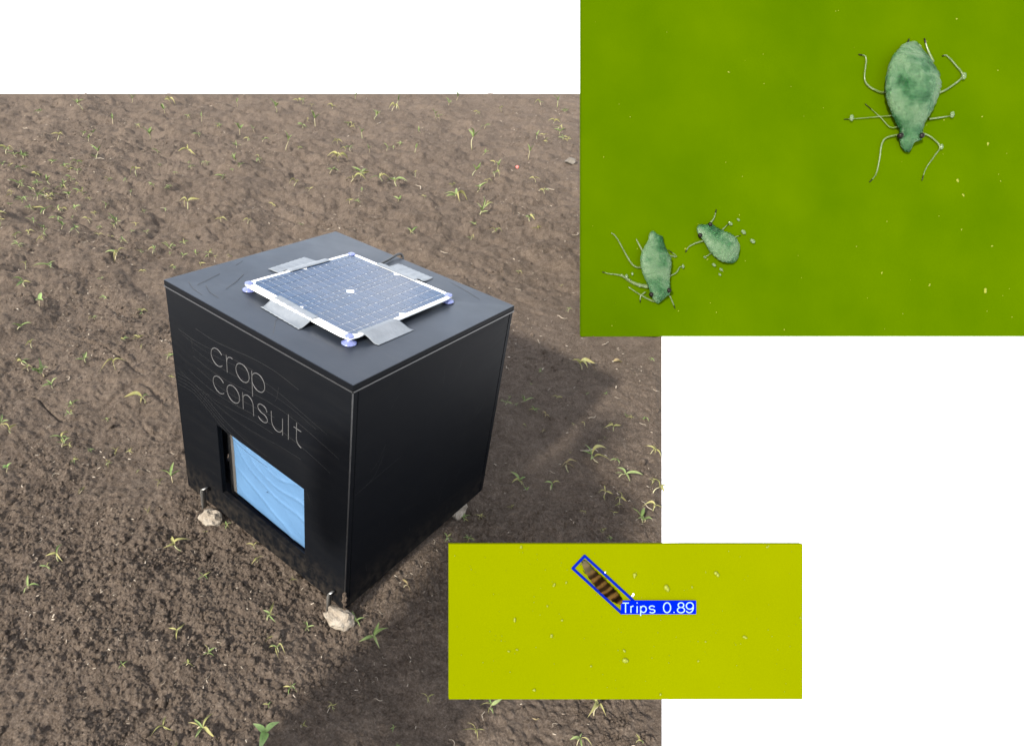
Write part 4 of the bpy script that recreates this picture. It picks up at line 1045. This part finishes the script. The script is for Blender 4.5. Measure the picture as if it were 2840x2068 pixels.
PLANTS = [
 # crop origin, scale, entries "x y length kind"
 ((0, 250), 0.3635, """640 185 45 u;1005 70 34 u;1255 165 36 u;2110 200 44 u;860 250 34 u;1145 360 44 u;740 540 50 u;445 420 42 w;1465 480 55 w;1045 670 55 w;1430 880 80 w;1815 600 40 u;1830 330 50 u;1540 250 30 u;1810 120 32 u;1435 230 26 s;690 340 30 u;1985 550 40 s;1535 550 30 s;
 290 170 36 s;50 500 50 s;130 520 34 s;180 530 34 s;130 720 58 s;260 750 40 s;380 690 46 s;450 720 50 s;510 770 46 s;340 790 46 s;170 830 52 s;255 890 52 s;330 930 64 s;440 980 58 s;630 780 52 s;480 900 40 s;280 830 46 u;690 830 34 s;800 880 40 s;470 1070 58 s;610 1130 64 s;115 1110 46 s;155 1210 60 s;890 990 58 s;680 980 44 w;550 970 26 u;
 880 1280 95 s;920 1150 52 s;1160 1220 58 s;1080 1225 34 s;1310 1180 58 s;1290 1220 36 s;1390 1250 52 s;1590 1230 64 s;1530 1300 46 w;1320 1340 48 s;1100 1360 40 g;410 1350 92 s;200 1390 46 w;190 1490 84 s;1000 1090 30 s;840 1100 30 g;1690 690 52 s;1680 300 30 s;1300 770 36 s;1200 460 30 s;680 400 30 s;70 870 34 s;730 930 34 g;1020 1010 30 g;1420 1150 46 s;1690 1010 46 w;1890 1040 44 w;
 2180 470 58 u;1180 770 30 s;1270 880 36 s;740 1090 34 g;1330 650 26 s;1460 600 36 s;1890 370 36 s;2000 390 32 s;2080 850 30 g;780 1440 34 s;540 600 30 g;590 710 26 g;300 1640 105 b;20 610 30 s;75 610 24 g;300 630 40 s;80 800 30 g;20 1020 34 g;330 1160 30 g;1500 1220 40 s;1650 1260 30 g;1740 1270 34 g;1040 290 26 s;1660 300 22 g;1940 300 24 u;2110 320 26 t;160 280 30 t;540 540 26 t;800 555 40 t;1220 880 22 t"""),
 ((800, 250), 0.3937, """470 60 28 u;190 250 46 u;765 120 44 u;1185 70 34 u;1895 110 46 u;520 350 40 u;605 210 36 u;1040 200 30 u;1500 150 30 w;1780 110 34 s;930 300 30 u;1295 400 64 u;570 440 30 u;890 450 36 u;1690 490 48 u;350 510 68 w;435 450 34 s;1750 360 30 u;1300 570 48 u;1470 570 36 u;1740 670 36 w;1700 940 55 s;
 1380 270 34 s;1900 270 46 s;780 375 30 s;290 610 52 s;440 670 64 s;510 600 64 s;660 640 64 s;760 690 68 s;1170 770 84 s;1330 700 52 s;1805 730 46 s;40 680 66 w;510 740 30 s;500 820 34 s;430 820 44 w;770 800 34 s;180 850 46 t;100 945 34 s;1350 870 80 s;1310 940 40 s;1440 970 58 s;1290 1030 40 s;890 1030 70 s;930 700 50 t;1740 990 44 g;1630 1240 30 s;1970 1570 46 s;1890 1600 60 t;2010 1030 50 t;1720 712 46 t;1870 712 40 t;1120 1160 50 t;
 310 140 30 g;100 100 30 s;60 70 26 g;1130 110 30 s;1320 160 30 s;1940 150 26 s;650 230 34 t;1450 625 36 s;1400 810 34 w;1150 670 30 g;960 790 26 s;930 1170 26 t;1600 1390 34 t;1930 1330 24 g;400 450 24 g;140 710 30 g;1820 380 24 g;1960 340 26 g"""),
 ((0, 700), 0.424, """610 380 46 s;110 490 72 s;930 350 58 s;205 600 58 w;160 700 84 s;180 740 66 s;280 780 140 s;335 850 66 s;555 700 78 s;755 750 115 w;820 545 44 s;900 535 50 g;920 625 36 g;1090 680 56 s;1125 790 36 g;940 930 125 s;470 960 66 s;475 1015 70 s;680 1040 46 s;390 1170 96 s;395 1230 70 s;445 1220 46 w;20 1100 78 s;60 1135 70 g;580 1240 46 s;465 1320 58 s;680 1330 60 s;845 1250 46 w;730 1240 56 g;830 1160 30 t;30 1400 70 b;505 1520 56 w;885 1400 36 s;955 1390 36 t;1130 1500 135 s;1045 1495 56 g;
 380 1410 46 t;320 1100 40 t;1115 1275 40 t;930 775 30 t;430 810 46 t;500 800 26 t;590 1440 20 t"""),
 ((0, 1400), 0.4047, """395 370 118 s;340 450 66 s;200 570 115 s;1250 270 140 w;1400 490 90 s;1750 270 76 w;1760 380 80 w;2000 490 56 g;1830 770 128 s;2120 800 88 s;1840 890 66 g;1910 980 125 s;1235 850 122 s;1270 1100 92 s;1420 1010 90 s;830 1095 56 s;2010 1220 100 s;1840 1360 58 s;1140 1520 150 w;1350 1510 165 s;1820 1600 215 b;1200 1630 50 s;1550 115 80 s;1010 45 56 g;1400 155 34 g;220 390 50 t;1340 40 34 t;2085 1510 46 g;
 265 230 40 t;1090 800 50 t;1020 865 26 t;820 940 34 t;700 1060 30 t;1400 1170 40 t;2050 1080 40 t;730 1010 40 t;1110 20 30 t;1290 940 26 t;1830 520 30 t;1100 1220 40 t"""),
 ((800, 1400), 0.4586, """405 655 100 s;505 730 165 s;845 1170 74 w;285 1220 66 w;235 1250 60 t;640 1310 46 s;980 210 80 s;1105 200 66 s;1235 1230 100 s;1130 1350 115 g;1850 1260 140 w;1750 1430 110 s;1500 1270 56 d;665 1430 46 s;1060 60 70 s;1160 60 54 w;700 470 84 d;2000 20 46 w;2140 110 88 s;1940 220 26 s;1890 180 30 g;1630 1310 40 t;1190 1240 60 t;100 1330 34 g;2100 1440 66 s;2190 50 70 t;880 235 50 t;
 575 850 30 t;1000 1450 60 t;540 1030 30 t;570 1160 50 t;960 1310 22 t;850 360 34 t;660 760 22 t;550 600 40 t;525 1030 30 t;1090 390 30 t;720 770 20 d"""),
 ((1240, 900), 0.3755, """545 575 110 s;495 590 46 s;430 605 66 s;645 635 66 s;720 690 56 d;990 350 115 w;560 1140 115 s;430 1000 60 t;580 1180 76 s;770 1190 118 s;900 1080 115 d;975 960 110 t;1110 1040 150 s;1225 1040 56 s;1260 1150 138 s;1150 1290 105 w;1270 1340 96 w;1230 1430 64 g;1450 1460 118 s;1545 1280 125 w;1520 1400 105 w;1500 960 86 w;800 570 44 g;700 340 44 s;620 445 28 s;1020 545 30 s;1450 715 46 s;1360 720 44 g;1220 810 76 w;1320 690 34 s;1410 750 44 t;1035 720 60 t;1010 770 44 w;580 745 34 w;710 770 44 d;1160 550 30 s;1225 570 34 t;470 520 30 s;405 535 34 s;1140 1540 46 w;1190 1595 46 s;1005 1405 46 w;480 1300 54 g;240 1400 66 w;150 1390 88 s;180 1570 76 s;1540 270 34 s;1560 1190 56 w;
 1150 1100 20 t;800 1090 46 t;930 770 30 w;1115 870 26 w;1160 850 24 w;910 960 30 g;1190 135 60 t;1520 510 40 t;460 335 34 t;740 500 30 t"""),
]
def build_plants():
    rnd = random.Random(21); special = {
        (505, 730): 'largest four-leaved seedling with long green leaves right of the front stone', (405, 655): 'leafy green seedling touching the front corner stone', (1820, 1600): 'broad-leaved seedling at the bottom edge below the box',
        (1130, 1500): 'long-leaved seedling beside the bottom left corner of the box', (300, 1640): 'broad-leaved dark green seedling on the left edge of the field', (1550, 115): 'seedling tucked against the left stone under the lettered side',
        (1140, 1520): 'yellow wilting seedling at the bottom edge of the field', (1350, 1510): 'bushy green seedling at the bottom edge beside the yellow one', (900, 1080): 'withered brown seedling in the box shadow on the right',
        (940, 930): 'drooping leafy seedling just left of the lettered side', (755, 750): 'upright yellowing seedling standing alone left of the box', (280, 780): 'sprawling flat green seedling left of the box',
        (1720, 712): None}
    for org, sc, txt in PLANTS:
        for e in txt.replace('\n', ' ').split(';'):
            x, y, L, k = e.split(); x, y, L = float(x), float(y), float(L)
            plant(org[0] + x * sc, org[1] + y * sc, L * sc, k, rnd, special.get((int(x), int(y))))
build_plants()
def build_more():
    rnd = random.Random(77)
    for _ in range(34): plant(rnd.gauss(150, 110) % 420, rnd.gauss(560, 70), rnd.uniform(11, 19), 's', rnd)        # thick patch at far left
    for _ in range(30): plant(rnd.uniform(10, 1590), rnd.uniform(268, 520), rnd.uniform(9, 15), rnd.choice('sswg'), rnd)
build_more()
# a curled dry leaf scrap in the sun beyond the shadow
g = ground_at(1698, 1008)
o = link('leaf_scrap', LM['d'][1], None, (g[0], g[1], soil_z(g[0], g[1]) + 0.006), (0.3, 0.1, 0.7), (0.06, 0.09, 0.05)); tag(o, 'curled pale brown leaf scrap just beyond the box shadow', 'leaf scrap')

# ------------------------------------------------------------------ person standing behind the camera (casts the long shadow)
def person(x, y, yaw):
    J = {'pelvis': (0, 0, .93), 'spine': (0, 0, 1.12), 'chest': (0, 0.01, 1.32), 'neck': (0, .0, 1.47), 'head0': (0, .02, 1.56), 'head1': (0, .03, 1.64), 'head2': (0, .02, 1.71)}
    rad = {'pelvis': .135, 'spine': .14, 'chest': .155, 'neck': .06, 'head0': .08, 'head1': .095, 'head2': .07}
    E_ = [('pelvis', 'spine'), ('spine', 'chest'), ('chest', 'neck'), ('neck', 'head0'), ('head0', 'head1'), ('head1', 'head2')]
    for s_, sd in ((-1, 'l'), (1, 'r')):
        pts = [('hip', (s_ * .08, 0, .86), .085), ('knee', (s_ * .11, .02, .48), .065), ('ankle', (s_ * .115, -.02, .09), .045), ('heel', (s_ * .115, .0, .045), .045), ('toe', (s_ * .13, .15, .035), .035),
               ('shoulder', (s_ * .185, 0, 1.40), .075), ('elbow', (s_ * .235, .05, 1.13), .052), ('wrist', (s_ * .10, .25, 1.22), .032), ('palm', (s_ * .06, .31, 1.25), .036)]
        for n, p, r in pts: J[n + sd] = p; rad[n + sd] = r
        E_ += [('pelvis', 'hip' + sd), ('hip' + sd, 'knee' + sd), ('knee' + sd, 'ankle' + sd), ('ankle' + sd, 'heel' + sd), ('heel' + sd, 'toe' + sd), ('chest', 'shoulder' + sd), ('shoulder' + sd, 'elbow' + sd), ('elbow' + sd, 'wrist' + sd), ('wrist' + sd, 'palm' + sd)]
        for i in range(5):
            b = (s_ * (.075 - .018 * i), .345 - .01 * abs(i - 2), 1.265) if i else (s_ * .085, .315, 1.275)
            t = (s_ * (.06 - .016 * i), .385 - .012 * abs(i - 2), 1.285) if i else (s_ * .07, .335, 1.31)
            J[f'f{i}a{sd}'] = b; J[f'f{i}b{sd}'] = t; rad[f'f{i}a{sd}'] = .0095; rad[f'f{i}b{sd}'] = .0085
            E_ += [('palm' + sd, f'f{i}a{sd}'), (f'f{i}a{sd}', f'f{i}b{sd}')]
    names = list(J); m = bpy.data.meshes.new('person'); m.from_pydata([J[n] for n in names], [(names.index(a), names.index(b)) for a, b in E_], [])
    o = link('person', m)
    sk = o.modifiers.new('skin', 'SKIN'); sk.use_smooth_shade = True
    for n, d in zip(names, m.skin_vertices[0].data):
        d.radius = (rad[n], rad[n] * (0.72 if n in ('pelvis', 'spine', 'chest') else 1)); d.use_root = n == 'pelvis'
    o.modifiers.new('sub', 'SUBSURF').levels = 2; o.modifiers['sub'].render_levels = 2
    dg = bpy.context.evaluated_depsgraph_get(); me = bpy.data.meshes.new_from_object(o.evaluated_get(dg)); o.modifiers.clear(); o.data = me; bpy.data.meshes.remove(m)
    me.name = 'person'; me.materials.clear()
    for k in ('skin', 'shirt', 'trousers', 'hair'): me.materials.append(M[k])
    for p in me.polygons:
        c = p.center
        p.material_index = 3 if (c.z > 1.64 or (c.z > 1.56 and c.y < -.02)) else 0 if (c.z > 1.47 or (c.y > .21 and c.z > 1.1)) else 1 if c.z > .95 else 2
    o.location = (x, y, soil_z(x, y) - 0.01); o.rotation_euler = (0, -0.20, yaw); o.scale = (1.04, 1.04, 1.04)
    tag(o, 'person in dark clothes standing behind the viewer, shadow falling beside the box', 'person')
person(0.60 * S, -2.26 * S, 0.1)
